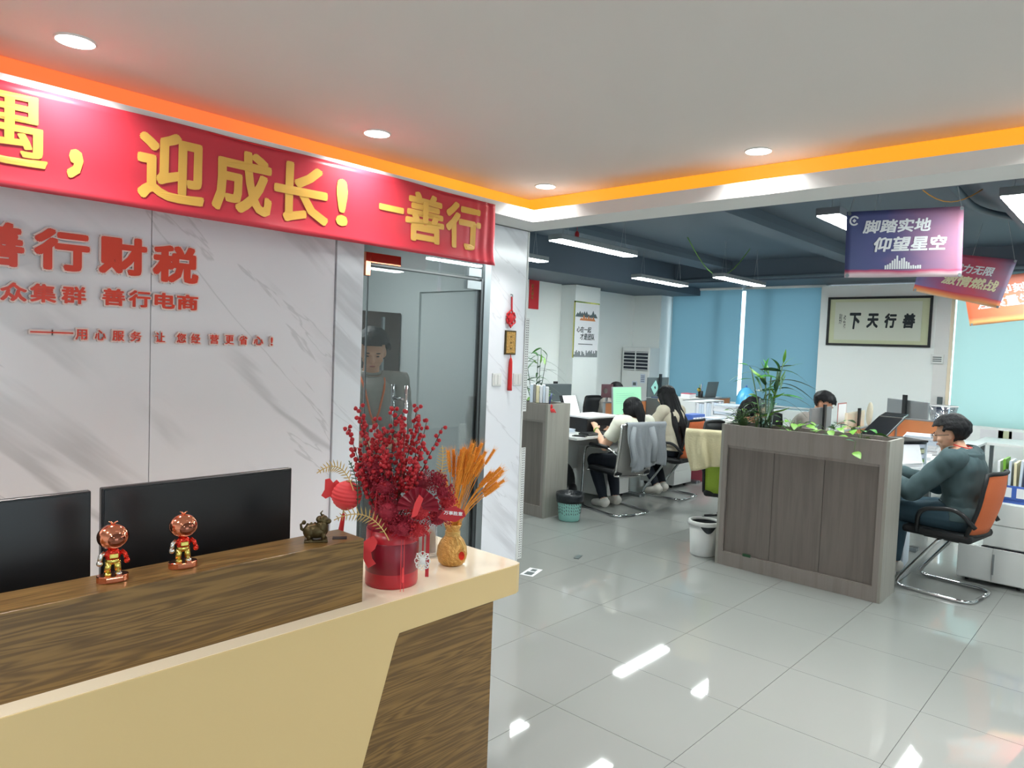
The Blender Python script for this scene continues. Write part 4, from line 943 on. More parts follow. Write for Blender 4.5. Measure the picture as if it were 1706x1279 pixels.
for k in range(11): MB().box(-.39+k*.071,-.325+k*.071,-.11,.09,0,.215-.008*(k%3)).build('file_box', 'binder' if k % 3 else 'paper', t, bevel=.002)
t = thing('card_tray', 'blue and white card tray on the desk beside the long-haired woman', 'tray', (5.18, 1.86, .75))
MB().box(-.16,.16,-.08,.08,0,.095).build('body', 'blue', t, bevel=.003)
for k in range(4): MB().box(-.15+k*.077,-.085+k*.077,-.083,-.08,.015,.06).build('label_card', 'paper', t)
t = thing('laptop', 'open dark laptop standing on the file shelf against the teal blind', 'laptop', (6.50, 2.42, .985), PI)
MB().box(-.17,.17,-.11,.11,0,.016).build('base', 'gscreen', t, bevel=.003); MB().obox((0,.13,.12), (.34,.008,.235), (rad(-10),0,0)).build('lid', 'gscreen', t, bevel=.003)
t = thing('shelf_box', 'low white riser shelf on the back desk that carries the laptop', 'shelf', (6.45, 2.50, .75))
MB().box(-.5,.45,-.18,.18,.21,.235).box(-.5,-.47,-.18,.18,0,.21).box(.42,.45,-.18,.18,0,.21).build('body', 'deskw', t)
t = thing('carton', 'small white carton with reddish lid beside the laptop', 'box', (6.12, 2.45, .985))
MB().box(-.10,.08,-.07,.07,0,.055).build('body', 'paper', t); MB().box(-.10,.08,-.071,.071,.055,.065).build('lid', 'pink', t)
t = thing('pen_cup', 'black pen cup with a yellow flower and pens beside the laptop', 'pen holder', (6.30, 2.36, .985))
MB().lathe([(.001,0),(.034,0),(.036,.10),(.033,.10),(.03,.01)], n=16).build('cup', 'black', t, smooth=True)
for k, m in enumerate(('ygold','red2','leafl','creamcloth','blue')): MB().cyl((0,0,.02),(.02*math.cos(k*1.3),.02*math.sin(k*1.3),.17+.01*k),.004).build('pen', m, t)
MB().sph((-.05,0,.12),(.03,.03,.03)).build('flower', 'ygold', t)
t = thing('photo_frame', 'small dark mauve picture frame with a pale disc left of the green-lit monitor', 'picture frame', (3.96, 2.36, .75), -.3)
MB().box(-.085,.085,-.006,.006,.30,.46).build('frame', 'mauve', t, bevel=.003)
MB().lathe([(.001,0),(.032,0)], n=20).build('disc', 'silver', t, loc=(-.03,-.0075,.38), rot=(PI/2,0,0)); MB().box(-.015,.015,-.004,.02,0,.31).box(-.06,.06,-.03,.05,0,.008).build('stand', 'alu', t)
t = thing('folder', 'upright dark blue lever folder standing right of the green-lit monitor', 'folder', (4.78, 2.1, .75))
MB().box(-.035,.035,-.13,.13,0,.30).build('cover', 'dblue', t, bevel=.002); MB().box(-.028,.028,-.134,-.13,.08,.2).build('label_card', 'paper', t)
t = thing('folder', 'second upright grey folder left of the dark blue one', 'folder', (4.68, 2.1, .75))
MB().box(-.045,.045,-.13,.13,0,.29).build('cover', 'gscreen', t, bevel=.002)
t = thing('router', 'white router box with a black cable on the desk behind the printer', 'router', (3.05, 2.42, .75), .1)
MB().box(-.14,.14,-.09,.09,0,.27).build('body', 'whitep', t, bevel=.01); MB().tube([(.08,-.05,.27),(.08,-.06,.33),(.14,-.08,.34),(.22,-.1,.28),(.26,-.1,.1),(.28,-.1,.01)], .004, 6).build('cable', 'black', t, smooth=True)
# floor under row 1
t = thing('cardboard_box', 'pink-red cardboard box under the far desk behind the yellow-green chair', 'box', (5.30, 1.80, 0), .1)
MB().box(-.15,.15,-.12,.12,0,.30).build('body', 'pink', t, bevel=.003); MB().box(-.15,.15,-.005,.005,.3,.302).build('tape', 'creamcloth', t)
t = thing('backpack', 'black backpack on the floor below the printer desk', 'bag', (2.72, 2.02, 0), .1)
MB().sph((0,0,.22),(.17,.13,.22), nu=20, nv=14).build('body', 'blackmatte', t, smooth=True); MB().tube([(-.04,0,.43),(-.04,0,.48),(.04,0,.48),(.04,0,.43)], .01).build('handle', 'black', t); MB().sph((0,-.11,.14),(.12,.05,.10)).build('pocket', 'black', t, smooth=True)
# ============================================================ ROW 2 EQUIPMENT
monitor(4.10, -.40, .62, .93, 1.125, 'cream-backed monitor behind the right part of the front planter', PI+.05, 'creamtop', .75)
t = thing('sticky_note', 'pink and white leaflet sticking up behind the cream-backed monitor', 'paper', (4.05, -.30, 1.0)); MB().box(-.14,.10,-.002,.002,0,.20).build('sheet', 'lips', t); MB().box(-.13,.09,-.003,-.002,.01,.19).build('print', 'paper', t); MB().box(-.004,.004,0,.01,-.25,.0).build('clip_stand', 'alu', t)
t = thing('feather_plume', 'fluffy pale plume standing at the right end of the cream-backed monitor', 'ornament', (4.62, -.38, .75), .1)
MB().cyl((0,0,0),(0,0,.25),.008).build('stem', 'alu', t); MB().sph((0,0,.33),(.035,.03,.12), Matrix.Rotation(.25,3,'Y')).build('plume', 'knit', t, smooth=True)
monitor(4.05, -.10, .55, .93, 1.14, 'pale grey monitor behind the bamboo vase leaves', PI, 'alu', .75)
t = thing('document_holder', 'black tilted document holder seen edge-on above the right end of the planter', 'document holder', (3.85, -.68, .75), -.1)
MB().obox((.0,0,.24), (.62,.22,.02), (0,rad(-20),0)).build('panel', 'black', t, bevel=.004); MB().obox((.33,0,.36), (.14,.20,.018), (0,rad(-12),0)).build('clip', 'silver', t, bevel=.003)
MB().cyl((.05,0,0),(.05,0,.24),.014).build('stand', 'steel', t, smooth=True); MB().box(-.08,.18,-.08,.08,0,.012).build('foot', 'black', t, bevel=.003)
monitor(5.20, -.58, .60, .99, 1.215, 'slim monitor seen nearly edge-on against the white wall', .9, 'alu', .75, 0, 'gscreen')
t = thing('file_tray', 'light blue framed file tray with green-tabbed folders beside the man', 'file holder', (3.52, -.90, .75), -.55)
MB().box(-.20,.20,-.14,.14,0,.012).box(-.20,-.19,-.14,.14,.012,.20).box(.19,.20,-.14,.14,.012,.20).box(-.2,.2,.13,.14,.012,.20).build('frame', 'binder', t, bevel=.002)
MB().box(-.20,.20,-.145,.14,.20,.215).build('lid', 'black', t, bevel=.003)
for k in range(4): MB().box(-.18,.21,-.12,.12,.02+.043*k,.052+.043*k).build('folder', ['leafl','binder','rice2','binder'][k], t)
MB().obox((-.02,-.16,.09), (.28,.004,.19), (rad(-18),0,0)).build('leaning_sheet', 'paper', t)
paper_pile(3.30, -1.0, .75, 4, .30, .21, 'loose magazines and papers lying before the blue file tray', -.4)
paper_pile(4.62, -.86, .75, 11, .40, .30, 'tall pile of white papers right of the blue file tray', .1, .17)
paper_pile(4.15, -.95, .75, 2, .30, .22, 'flat sheets of paper between the file tray and the tall pile', .2)
t = thing('desk_organizer', 'dark blue perforated desk organizer behind the paper pile', 'organizer', (5.42, -.86, .75), .1)
MB().box(-.22,.22,-.1,.1,0,.25).build('body', 'dblue', t, bevel=.004)
for i in range(6):
    for j in range(4): MB().box(-.19+i*.066,-.155+i*.066,-.104,-.10,.03+.052*j,.062+.052*j).build('hole', 'binder', t)
t = thing('plastic_tub', 'clear plastic tub standing on the blue organizer', 'container', (5.42, -.86, 1.0), .1); MB().lathe([(.001,0),(.10,0),(.14,.17),(.137,.17),(.097,.004)], n=24).build('wall', 'acryl', t, smooth=True); MB().lathe([(.138,.165),(.143,.172),(.138,.176)], n=24).build('rim', 'whitep', t)
t = thing('mouse', 'white computer mouse at the man\'s desk', 'mouse', (2.93, -1.02, .75)); MB().sph((0,0,.012),(.03,.05,.018)).build('shell', 'whitep', t, smooth=True)
t = thing('keyboard', 'black keyboard under the hands of the man in glasses', 'keyboard', (2.68, -.93, .75), .1); MB().box(-.22,.22,-.07,.07,0,.018).build('case', 'black', t, bevel=.004)
t = thing('wastepaper_box', 'pale storage box under the desk of the man in glasses', 'box', (3.15, -.98, 0), .1); MB().box(-.16,.16,-.14,.14,0,.42).build('body', 'binder', t, bevel=.004); MB().box(-.165,.165,-.145,.145,.42,.44).build('lid', 'whitep', t)
t = thing('blue_bag', 'light blue glossy plastic bag behind the seated person left of the vase', 'bag', (6.66, 1.84, .751)); MB().sph((0,0,.20),(.20,.12,.22), nu=14, nv=8).build('sack', mat('sky_plastic', (90, 180, 225), .2), t, smooth=True); MB().tube([(-.04,0,.40),(0,0,.44),(.04,0,.40)],.006).build('handle', 'blue', t)

# ============================================================ WALL THINGS
ac = thing('air_conditioner', 'white floor-standing air conditioner with dark louvres in the far corner', 'air conditioner', (7.27, 4.00, 0))
MB().box(-.16,.16,-.27,.27,0,1.69).build('body', 'whitep', ac, bevel=.012)
MB().box(-.163,-.16,-.235,.235,1.30,1.62).build('outlet', 'darkslot', ac)
for j in range(6): MB().obox((-.168,0,1.315+.058*j), (.012,.47,.012), (0,.4,0)).build('louvre', 'whitep', ac)
MB().box(-.176,-.16,-.008,.008,1.30,1.62).build('divider', 'whitep', ac)
MB().box(-.164,-.16,-.05,.05,.98,1.12).build('control_panel', 'binder', ac); MB().box(-.166,-.164,-.03,.03,1.05,1.10).build('display', 'gscreen', ac)
MB().box(-.163,-.16,-.20,-.11,1.10,1.25).build('energy_label', 'binder', ac)
for j in range(4): MB().box(-.1645,-.163,-.19,-.12,1.12+.03*j,1.13+.03*j).build('label_print', 'dblue', ac)
t = thing('scroll_poster', 'tall white poster with ink mountains and brush writing on the white column', 'poster', (5.60, 3.93, 0))
MB().box(-.31,.29,-.008,0,1.50,2.31).build('sheet', 'paper', t)
MB().box(-.325,-.31,-.014,0,1.49,2.33).box(-.325,.30,-.014,0,2.31,2.33).build('edge_strip', 'ygold', t)
pm = MB()
rs = random.Random(3)
for k in range(9):
    x = -.24+.055*k; h = .05+.07*rs.random(); pm.prism([(x-.06,2.10),(x-.02,2.10+h*.7),(x,2.10+h),(x+.025,2.10+h*.6),(x+.06,2.10)], 'xz', -.0095-.0001*k, -.0085)
pm.build('ink_mountains', 'gscreen', t)
pm = MB()
for k in range(6): x = -.14+.06*k; h = .03+.06*rs.random(); pm.prism([(x-.05,2.05),(x-.01,2.05+h),(x+.05,2.05)], 'xz', -.0105-.0001*k, -.0095)
pm.build('ink_hills', 'orangep', t)
text('brush_text', '心在一起', 'ink', t, (-.25,-.009,1.87), (1,0,0), (0,0,1), .36, .09, .0005, .02, shear=.15); text('brush_text', '才是团队', 'ink', t, (-.16,-.009,1.76), (1,0,0), (0,0,1), .36, .10, .0005, .02, shear=.15)
text('small_text', 'TOGETHER IS A TEAM', 'gscreen', t, (-.2,-.009,1.695), (1,0,0), (0,0,1), .36, .015, .0003, 0) if False else text('small_text', '一一一一一一一', 'gscreen', t, (-.2,-.009,1.69), (1,0,0), (0,0,1), .36, .012, .0003, 0.05)
pm = MB()
for k in range(22): x = -.30+.027*k; h = .02+.09*rs.random(); pm.box(x,x+.02,-.0095,-.0085,1.505,1.505+h)
pm.build('skyline_print', 'gscreen', t)
t = thing('red_scroll', 'narrow red paper hanging with gold writing on the north wall by the pillar', 'hanging', (4.67, 4.20, 0))
MB().box(-.11,.10,-.01,0,2.17,2.60).build('sheet', 'red', t); text('gold_text', '大吉大利', 'ygold', t, (-.02,-.011,2.30), (0,0,1), (-1,0,0), .22, .05, .0004, .02)
MB().box(-.13,.12,-.02,0,2.59,2.62).build('rod', 'dred', t)
# framed calligraphy
t = thing('framed_calligraphy', 'dark-framed horizontal calligraphy on the white wall between the windows', 'picture', (7.5, .40, 2.155))
Wd, Hd = 1.32, .68
b = MB(); b.box(-.03,0,-Wd/2,Wd/2,Hd/2-.03,Hd/2); b.box(-.03,0,-Wd/2,Wd/2,-Hd/2,-Hd/2+.03); b.box(-.03,0,-Wd/2,-Wd/2+.03,-Hd/2+.03,Hd/2-.03); b.box(-.03,0,Wd/2-.03,Wd/2,-Hd/2+.03,Hd/2-.03)
b.build('frame', 'blackmatte', t, bevel=.002)
MB().box(-.012,0,-Wd/2+.03,Wd/2-.03,-Hd/2+.03,Hd/2-.03).build('mount', 'rice2', t); MB().box(-.014,-.012,-Wd/2+.12,Wd/2-.10,-Hd/2+.08,Hd/2-.07).build('sheet', 'rice', t)
for k, ch in enumerate('下天行善'): text('brush_character', ch, 'ink', t, (-.015, .36-.225*k, -.09-.02*(k==0)), (0,-1,0), (0,0,1), .15, .20+.03*(k==0), .0006, .045, shear=.12)
text('signature', '癸卯', 'ink', t, (-.015, .50, -.04), (0,-1,0), (0,0,1), .04, .15, .0005, .0); text('signature', '书写', 'ink', t, (-.015, .44, -.10), (0,-1,0), (0,0,1), .03, .19, .0005, .0)
t = thing('wall_box', 'small grey control box on the wall edge below the framed calligraphy', 'control box', (7.47, -.36, 1.67)); MB().box(-.03,.0,-.07,.07,-.06,.06).build('body', 'whitep', t, bevel=.003)
for k in range(3): MB().box(-.034,-.03,-.05,.05,-.035+.025*k,-.022+.025*k).build('vent_slot', 'gscreen', t)
t = thing('wall_box', 'small brownish socket box lower down beside the right window', 'control box', (7.47, -.42, 1.10)); MB().box(-.03,0,-.03,.03,-.08,.08).build('body', 'gscreen', t, bevel=.003)
# hanging slogan banners
def slogan(label, TL, TR, BR, BL, stops, texts, extra=None, sag=.02):
    TL, TR, BR, BL = map(Vector, (TL, TR, BR, BL)); t = thing('slogan_banner', label, 'banner', tuple((TL+TR)/2)); o = (TL+TR)/2
    m = D.materials.new('banner_print'); m.use_nodes = True; nt = m.node_tree; N = nt.nodes; L = nt.links; b = N['Principled BSDF']; b.inputs['Roughness'].default_value = .7
    uvn = N.new('ShaderNodeUVMap'); sp = N.new('ShaderNodeSeparateXYZ'); L.new(uvn.outputs[0], sp.inputs[0])
    nz = N.new('ShaderNodeTexNoise'); nz.inputs['Scale'].default_value = 3; L.new(uvn.outputs[0], nz.inputs['Vector'])
    def ramp(sock, st):
        r = N.new('ShaderNodeValToRGB'); L.new(sock, r.inputs[0]); e = r.color_ramp.elements
        while len(e) < len(st): e.new(.5)
        for k, (p, c) in enumerate(st): e[k].position = p; e[k].color = srgb(*c)
        return r.outputs[0]
    ad = N.new('ShaderNodeMath'); ad.operation = 'MULTIPLY_ADD'; ad.inputs[1].default_value = .5; L.new(nz.outputs['Fac'], ad.inputs[0]); 
    sub = N.new('ShaderNodeMath'); sub.operation = 'SUBTRACT'; sub.inputs[1].default_value = .25; L.new(sp.outputs[0], sub.inputs[0]); L.new(sub.outputs[0], ad.inputs[2])
    c1 = ramp(ad.outputs[0], stops[0])
    ad2 = N.new('ShaderNodeMath'); ad2.operation = 'MULTIPLY_ADD'; ad2.inputs[1].default_value = .10; L.new(nz.outputs['Fac'], ad2.inputs[0]); L.new(sp.outputs[1], ad2.inputs[2])
    msk = N.new('ShaderNodeMapRange'); msk.inputs['From Min'].default_value = stops[2]; msk.inputs['From Max'].default_value = stops[2]-.03; L.new(ad2.outputs[0], msk.inputs['Value'])
    c2 = ramp(ad2.outputs[0], stops[1])
    mx = N.new('ShaderNodeMix'); mx.data_type = 'RGBA'; L.new(msk.outputs[0], mx.inputs[0]); L.new(c1, mx.inputs[6]); L.new(c2, mx.inputs[7]); L.new(mx.outputs[2], b.inputs['Base Color'])
    nrm = (TR-TL).cross(BL-TL).normalized()
    def P(u, v): return TL*(1-u)*v + TR*u*v + BL*(1-u)*(1-v) + BR*u*(1-v) + nrm*(.010*math.sin(u*7)*(1-v)) - o
    nu, nv = 20, 12; g = MB().grid(lambda u, v: P(u, v), nu, nv); me = g.mesh('cloth', m, True); uv = me.uv_layers.new(name='UVMap')
    for p in me.polygons:
        for li in p.loop_indices:
            vi = me.loops[li].vertex_index; uv.data[li].uv = ((vi % (nu+1))/nu, (vi // (nu+1))/nv)
    ob = D.objects.new('cloth', me); COL.objects.link(ob); ob.parent = t; md = ob.modifiers.new('s', 'SOLIDIFY'); md.thickness = .002; md.offset = 0
    camv = Vector(cam.matrix_world.translation) - o
    sgn = 1 if nrm.dot(camv) > 0 else -1
    def mapf(Q):
        out = np.empty_like(Q)
        for i, (a, b_, c) in enumerate(Q): w = P(a, b_) + nrm*sgn*(.0035 + c*.2); out[i] = w
        return out
    for body, u0, u1, v0, v1, mm, bold, sh in texts:
        text('slogan_text', body, mm, t, (u0, v0, 0), (1,0,0), (0,1,0), u1-u0, v1-v0, .001, bold, fn=mapf, shear=sh)
    if extra: extra(t, P, nrm*sgn)
    for u, v in ((.02,.97),(.98,.97),(.98,.03),(.02,.03)):
        p = P(u, v) + nrm*sgn*.003; MB().cyl(p, p+nrm*sgn*.002, .012, n=10).build('eyelet', 'steel', t)
    for u, dx in ((.02,.15),(.98,-.12)):
        p = P(u, .98); MB().cyl(p, Vector((p.x+dx*.6, p.y-dx*.7, 3.0-o.z)), .0025, n=5).build('string', 'alu', t)
    return t
def sky1(t, P, n):
    g = MB(); rs = random.Random(5)
    for k in range(16):
        u = .34+.019*k; h = (.06+.14*math.exp(-((k-6)/3.2)**2))*(.6+.5*rs.random()); a, b, c, d = P(u,.12), P(u+.014,.12), P(u+.014,.12+h), P(u,.12+h)
        g.add([q+n*.003 for q in (a,b,c,d)], [(0,1,2,3)])
    g.build('skyline_print', 'paper', t, fix=False)
    g = MB(); c = P(.065,.86)+n*.0035; U = (P(.1,.86)-P(0,.86)).normalized(); V = (P(.065,1)-P(.065,.86)).normalized()
    for (r0, r1, a0, a1) in ((.030,.020,.5,5.6),):
        K = 18; 
        for i in range(K):
            x = a0+(a1-a0)*i/K; y = a0+(a1-a0)*(i+1)/K
            g.add([c+U*r0*math.cos(x)+V*r0*math.sin(x), c+U*r0*math.cos(y)+V*r0*math.sin(y), c+U*r1*math.cos(y)+V*r1*math.sin(y), c+U*r1*math.cos(x)+V*r1*math.sin(x)], [(0,1,2,3)])
    g.add([c+U*.012, c+V*.012, c-U*.012, c-V*.012], [(0,1,2,3)]); g.build('emblem', 'paper', t, fix=False)
slogan('blue and purple slogan banner with two lines and a white skyline, front one', (1.431,-1.072,2.492), (1.906,-1.586,2.555), (1.894,-1.605,2.131), (1.416,-1.086,2.100),
       ([(0,(72,82,130)),(.35,(82,84,136)),(.62,(132,98,136)),(1,(160,104,130))], [(0,(225,205,210)),(.09,(225,200,206)),(.14,(190,60,100)),(.17,(190,60,100))], .17),
       [('脚踏实地', .14, .72, .66, .86, 'paper', .03, .15), ('仰望星空', .24, .86, .38, .60, 'paper', .03, .15)], sky1)
slogan('red and violet slogan banner tilted behind the skyline banner', (4.03,-.90,2.60), (4.62,-1.512,2.554), (4.503,-1.418,2.116), (3.989,-.847,2.246),
       ([(0,(120,120,170)),(.3,(170,90,130)),(.6,(205,80,100)),(1,(120,110,140))], [(0,(240,230,200)),(.10,(235,150,90)),(.2,(205,60,80)),(.24,(110,90,140))], .22),
       [('潜力无限', .34, .80, .60, .80, 'paper', .03, .2), ('激情燃战', .28, .90, .30, .54, 'creamcloth', .03, .2)])
slogan('orange and red slogan banner at the right edge, lowest of the three', (5.08,-1.02,2.42), (5.62,-1.55,2.56), (5.808,-1.805,2.135), (5.15,-1.096,1.991),
       ([(0,(225,110,70)),(.4,(225,130,90)),(.7,(200,120,100)),(1,(210,90,80))], [(0,(205,60,80)),(.10,(240,190,120)),(.2,(235,130,90)),(.24,(235,150,100))], .22),
       [('即刻', .40, .75, .62, .82, 'paper', .03, .1), ('涅槃重生', .12, .75, .34, .58, 'paper', .03, .1)])

# ============================================================ CHAIRS
def backrest(t, z0, z1, w, y, tilt, frame, mesh, bow=.05, top=.85):
    """framed mesh back, bowed, tilted backwards from z0"""
    def P(a, v, off=0):
        z = z0 + (z1-z0)*v; hw = w/2*(1 if v < .75 else 1-(1-top)*(v-.75)/.25)
        return Vector((hw*a, y - math.sin(tilt)*(z-z0) + bow*(a*a) - off - .02*math.sin(v*PI), z0 + (z-z0)*math.cos(tilt)))
    MB().grid(lambda u, v: P(u*2-1, v), 10, 8).build('mesh_panel', mesh, t, smooth=True, solid=.006)
    loop = [P(-1, v/8) for v in range(9)] + [P(a/4, 1.02) for a in range(-3, 4)] + [P(1, 1-v/8) for v in range(9)] + [P(-a/4, -.02) for a in range(-3, 4)] + [P(-1, 0)]
    MB().tube(loop, .014, 8).build('back_frame', frame, t, smooth=True)
def seat(t, mm, z=.46, w=.46, d=.44):
    MB().grid(lambda u, v: (0,0,0), 1, 1) if False else None
    MB().box(-w/2,w/2,-d/2,d/2,z-.055,z).build('seat', mm, t, bevel=.022)
def chair_bow(t, mesh='greym'):
    """chrome bow visitor chair, faces +y: base runners, front uprights, armrests"""
    seat(t, 'blackmatte', .45)
    for s in (-1, 1):
        MB().tube(arc([(0,-.27,.012),(s*.23,-.27,.012),(s*.23,.30,.012),(s*.235,.27,.64),(s*.235,-.10,.66),(s*.215,-.24,.60)], .10), .0125, 10).build('side_tube', 'chrome', t, smooth=True)
        MB().tube([(s*.235,.18,.66),(s*.238,.03,.668),(s*.235,-.10,.662)], .018, 8).build('armrest', 'black', t, smooth=True)
        MB().tube(arc([(s*.215,.10,.42),(s*.215,-.20,.42),(s*.21,-.27,.90)], .08), .011, 8).build('back_tube', 'chrome', t, smooth=True)
    MB().tube([(-.215,.08,.42),(.215,.08,.42)], .011).build('cross_tube', 'chrome', t)
    MB().tube([(-.235,.22,.40),(.235,.22,.40)], .008).build('cross_tube', 'chrome', t)
    backrest(t, .40, .90, .43, -.225, rad(8), 'silver', mesh, .03, .97)
def chair_sled(t, mesh='orangem', seatm='blackmatte'):
    """black cantilever chair with slanted chrome legs, orange mesh back"""
    seat(t, seatm, .46)
    for s in (-1, 1):
        MB().tube(arc([(0,-.24,.012),(s*.22,-.24,.012),(s*.22,.26,.012),(s*.20,-.02,.40),(s*.10,-.04,.405)], .09), .0125, 10).build('sled_tube', 'chrome', t, smooth=True)
        MB().tube(arc([(s*.225,.12,.43),(s*.27,.10,.60),(s*.27,-.14,.64),(s*.23,-.24,.52)], .08), .016, 8).build('armrest', 'black', t, smooth=True)
    MB().box(-.14,.14,-.12,.10,.385,.41).build('seat_plate', 'black', t)
    backrest(t, .46, .89, .44, -.235, rad(12), 'blackmatte', mesh, .05)
def chair_swivel(t, mesh, frame='blackmatte'):
    seat(t, 'blackmatte', .46, .46, .44)
    for k in range(5):
        a = k*2*PI/5+.3; MB().tube([(0,0,.09),(.27*math.cos(a),.27*math.sin(a),.06)], .018, 8, rend=.012).build('foot', 'black', t, smooth=True)
        MB().cyl((.27*math.cos(a)-.012, .27*math.sin(a), .028),(.27*math.cos(a)+.012, .27*math.sin(a), .028),.028).build('castor', 'black', t)
    MB().cyl((0,0,.08),(0,0,.41),.025).build('gas_column', 'black', t, smooth=True)
    for s in (-1, 1): MB().tube(arc([(s*.225,.05,.42),(s*.28,.05,.62),(s*.28,-.16,.63)], .06), .016, 8).build('armrest', 'black', t, smooth=True)
    MB().tube([(0,-.1,.40),(0,-.30,.44),(0,-.28,.60)], .022).build('back_bar', 'black', t, smooth=True)
    backrest(t, .44, .95, .46, -.235, rad(6), frame, mesh, .05)
def yaw_y(dx, dy): return math.atan2(-dx, dy)        # rotation that turns +y to (dx, dy)
c1 = thing('visitor_chair', 'chrome bow-frame chair with pale mesh back under the short-haired woman', 'chair', (2.93, 1.46, 0), yaw_y(.18,.63)); chair_bow(c1)
c2 = thing('office_chair', 'orange-backed chrome sled chair of the long-haired woman', 'chair', (4.06, 1.50, 0), yaw_y(-.02,.6)); chair_sled(c2)
c3 = thing('office_chair', 'orange-backed chrome sled chair of the man in glasses', 'chair', (2.72, -1.47, 0), yaw_y(.08,.6)); chair_sled(c3)
c4 = thing('office_chair', 'lime-green-backed black chair with a cream towel on it behind the front planter', 'chair', (2.74, .14, 0), yaw_y(1,.35)); chair_swivel(c4, 'greenm')
c5 = thing('office_chair', 'empty orange-backed chair at the right edge by the turquoise window', 'chair', (4.95, -1.62, 0), yaw_y(-.2,1)); chair_swivel(c5, 'orangem')
c6 = thing('office_chair', 'black chair back rising behind the cream-backed monitor', 'chair', (6.20, .42, 0), yaw_y(.3,-1)); chair_swivel(c6, 'blackmatte')

# draped cloths
def drape(name, label, cat, parent_chair, w, zt, y0, front, back, mm, seed=0, xoff=0., fold=.012, extra=None):
    t = thing(name, label, cat, parent_chair.location, parent_chair.rotation_euler.z)
    nu, nv = 30, 26
    def f(u, v):
        L = front+back+.06; s = v*L; x = (u-.5)*w + xoff
        if s < back: y = y0-.022 - .02*(1-s/back); z = zt-(back-s)
        elif s < back+.06: a = PI*(s-back)/.06; y = y0 - .028*math.cos(a); z = zt + .028*math.sin(a)
        else: y = y0+.030; z = zt-(s-back-.06)
        hang = abs(s-back-.03)/max(front, back)
        y += (fold*math.sin(u*19+seed+hang*2) + fold*.6*math.sin(u*37+seed*2))*min(1, hang*1.6)*(1 if s > back+.03 else -1)
        x += .02*math.sin(v*7+seed) - (x-xoff)*.12*hang; z -= .03*math.sin(u*5+seed)*hang
        return (x, y, z)
    MB().grid(f, nu, nv).build('cloth', mm, t, smooth=True, solid=.008)
    if extra: extra(t)
    return t
def slv(t):
    MB().tube([(-.10,-.30,.88),(-.14,-.34,.74),(-.10,-.35,.60),(-.12,-.34,.50)], .035, 10, rend=.028).build('sleeve', 'greycloth', t, smooth=True)
    MB().tube([(.12,-.31,.88),(.15,-.35,.72),(.13,-.36,.55)], .036, 10, rend=.030).build('sleeve', 'greycloth', t, smooth=True)
drape('draped_cardigan', 'grey cardigan hung over the back of the pale mesh chair', 'clothing', c1, .50, .90, -.295, .10, .42, 'greycloth', 1.0, .07, .018, slv)
drape('draped_towel', 'cream towel folded over the back of the lime-green chair', 'towel', c4, .52, .955, -.29, .20, .30, 'creamcloth', 2.0, -.12, .016)

# ============================================================ PEOPLE
def capsules(bones):
    g = MB()
    for lab, a, b, ra, rb, sc in bones:
        a = Vector(a); b = Vector(b); d = b-a; L = max(d.length, 1e-4); ax = d.normalized() if d.length > 1e-4 else Vector((0,0,1))
        x = ax.cross(Vector((0,1,0))); x = x.normalized() if x.length > .1 else ax.cross(Vector((1,0,0))).normalized()
        if abs(ax.z) > .5:   # keep the wide axis along the local side direction
            x = (Vector((1,0,0)) - ax*ax.x).normalized()
        y = ax.cross(x); nu, nh = 16, 5; vs = []
        ring = [(-ra*math.cos(PI/2*k/nh)*1.0, ra*math.sin(PI/2*k/nh)) for k in range(0, nh+1)]
        rows = [(z, r) for z, r in ring] + [(L+rb*math.sin(PI/2*k/nh), rb*math.cos(PI/2*k/nh)) for k in range(0, nh+1)]
        vs = [a + ax*z + (x*math.cos(2*PI*i/nu)*sc[0] + y*math.sin(2*PI*i/nu)*sc[1])*max(r, 1e-4) for z, r in rows for i in range(nu)]
        n = len(rows); fs = [(j*nu+i, j*nu+(i+1)%nu, (j+1)*nu+(i+1)%nu, (j+1)*nu+i) for j in range(n-1) for i in range(nu)]
        fs += [tuple(range(nu-1,-1,-1)), tuple(range((n-1)*nu, n*nu))]; g.add(vs, fs)
    return g
def remesh(g, vox, smooth=2, name='tmp'):
    o = g.build(name, 'skin'); m = o.modifiers.new('r', 'REMESH'); m.mode = 'VOXEL'; m.voxel_size = vox
    if smooth: s = o.modifiers.new('s', 'SMOOTH'); s.factor = .5; s.iterations = smooth
    me = ev_mesh(o, name); old = o.data; D.objects.remove(o); D.meshes.remove(old); return me
def bone_label(co, bones):
    best = np.full(len(co), 1e9); lab = np.zeros(len(co), int); tt = np.zeros(len(co))
    for k, (l, a, b, ra, rb, sc) in enumerate(bones):
        a = np.array(a); b = np.array(b); d = b-a; t = np.clip(((co-a)@d)/max(d@d, 1e-9), 0, 1)
        dist = np.linalg.norm(co-a-t[:,None]*d, axis=1) - (ra+(rb-ra)*t)*max(sc)
        w = dist < best; best[w] = dist[w]; lab[w] = k; tt[w] = t[w]
    return lab, tt
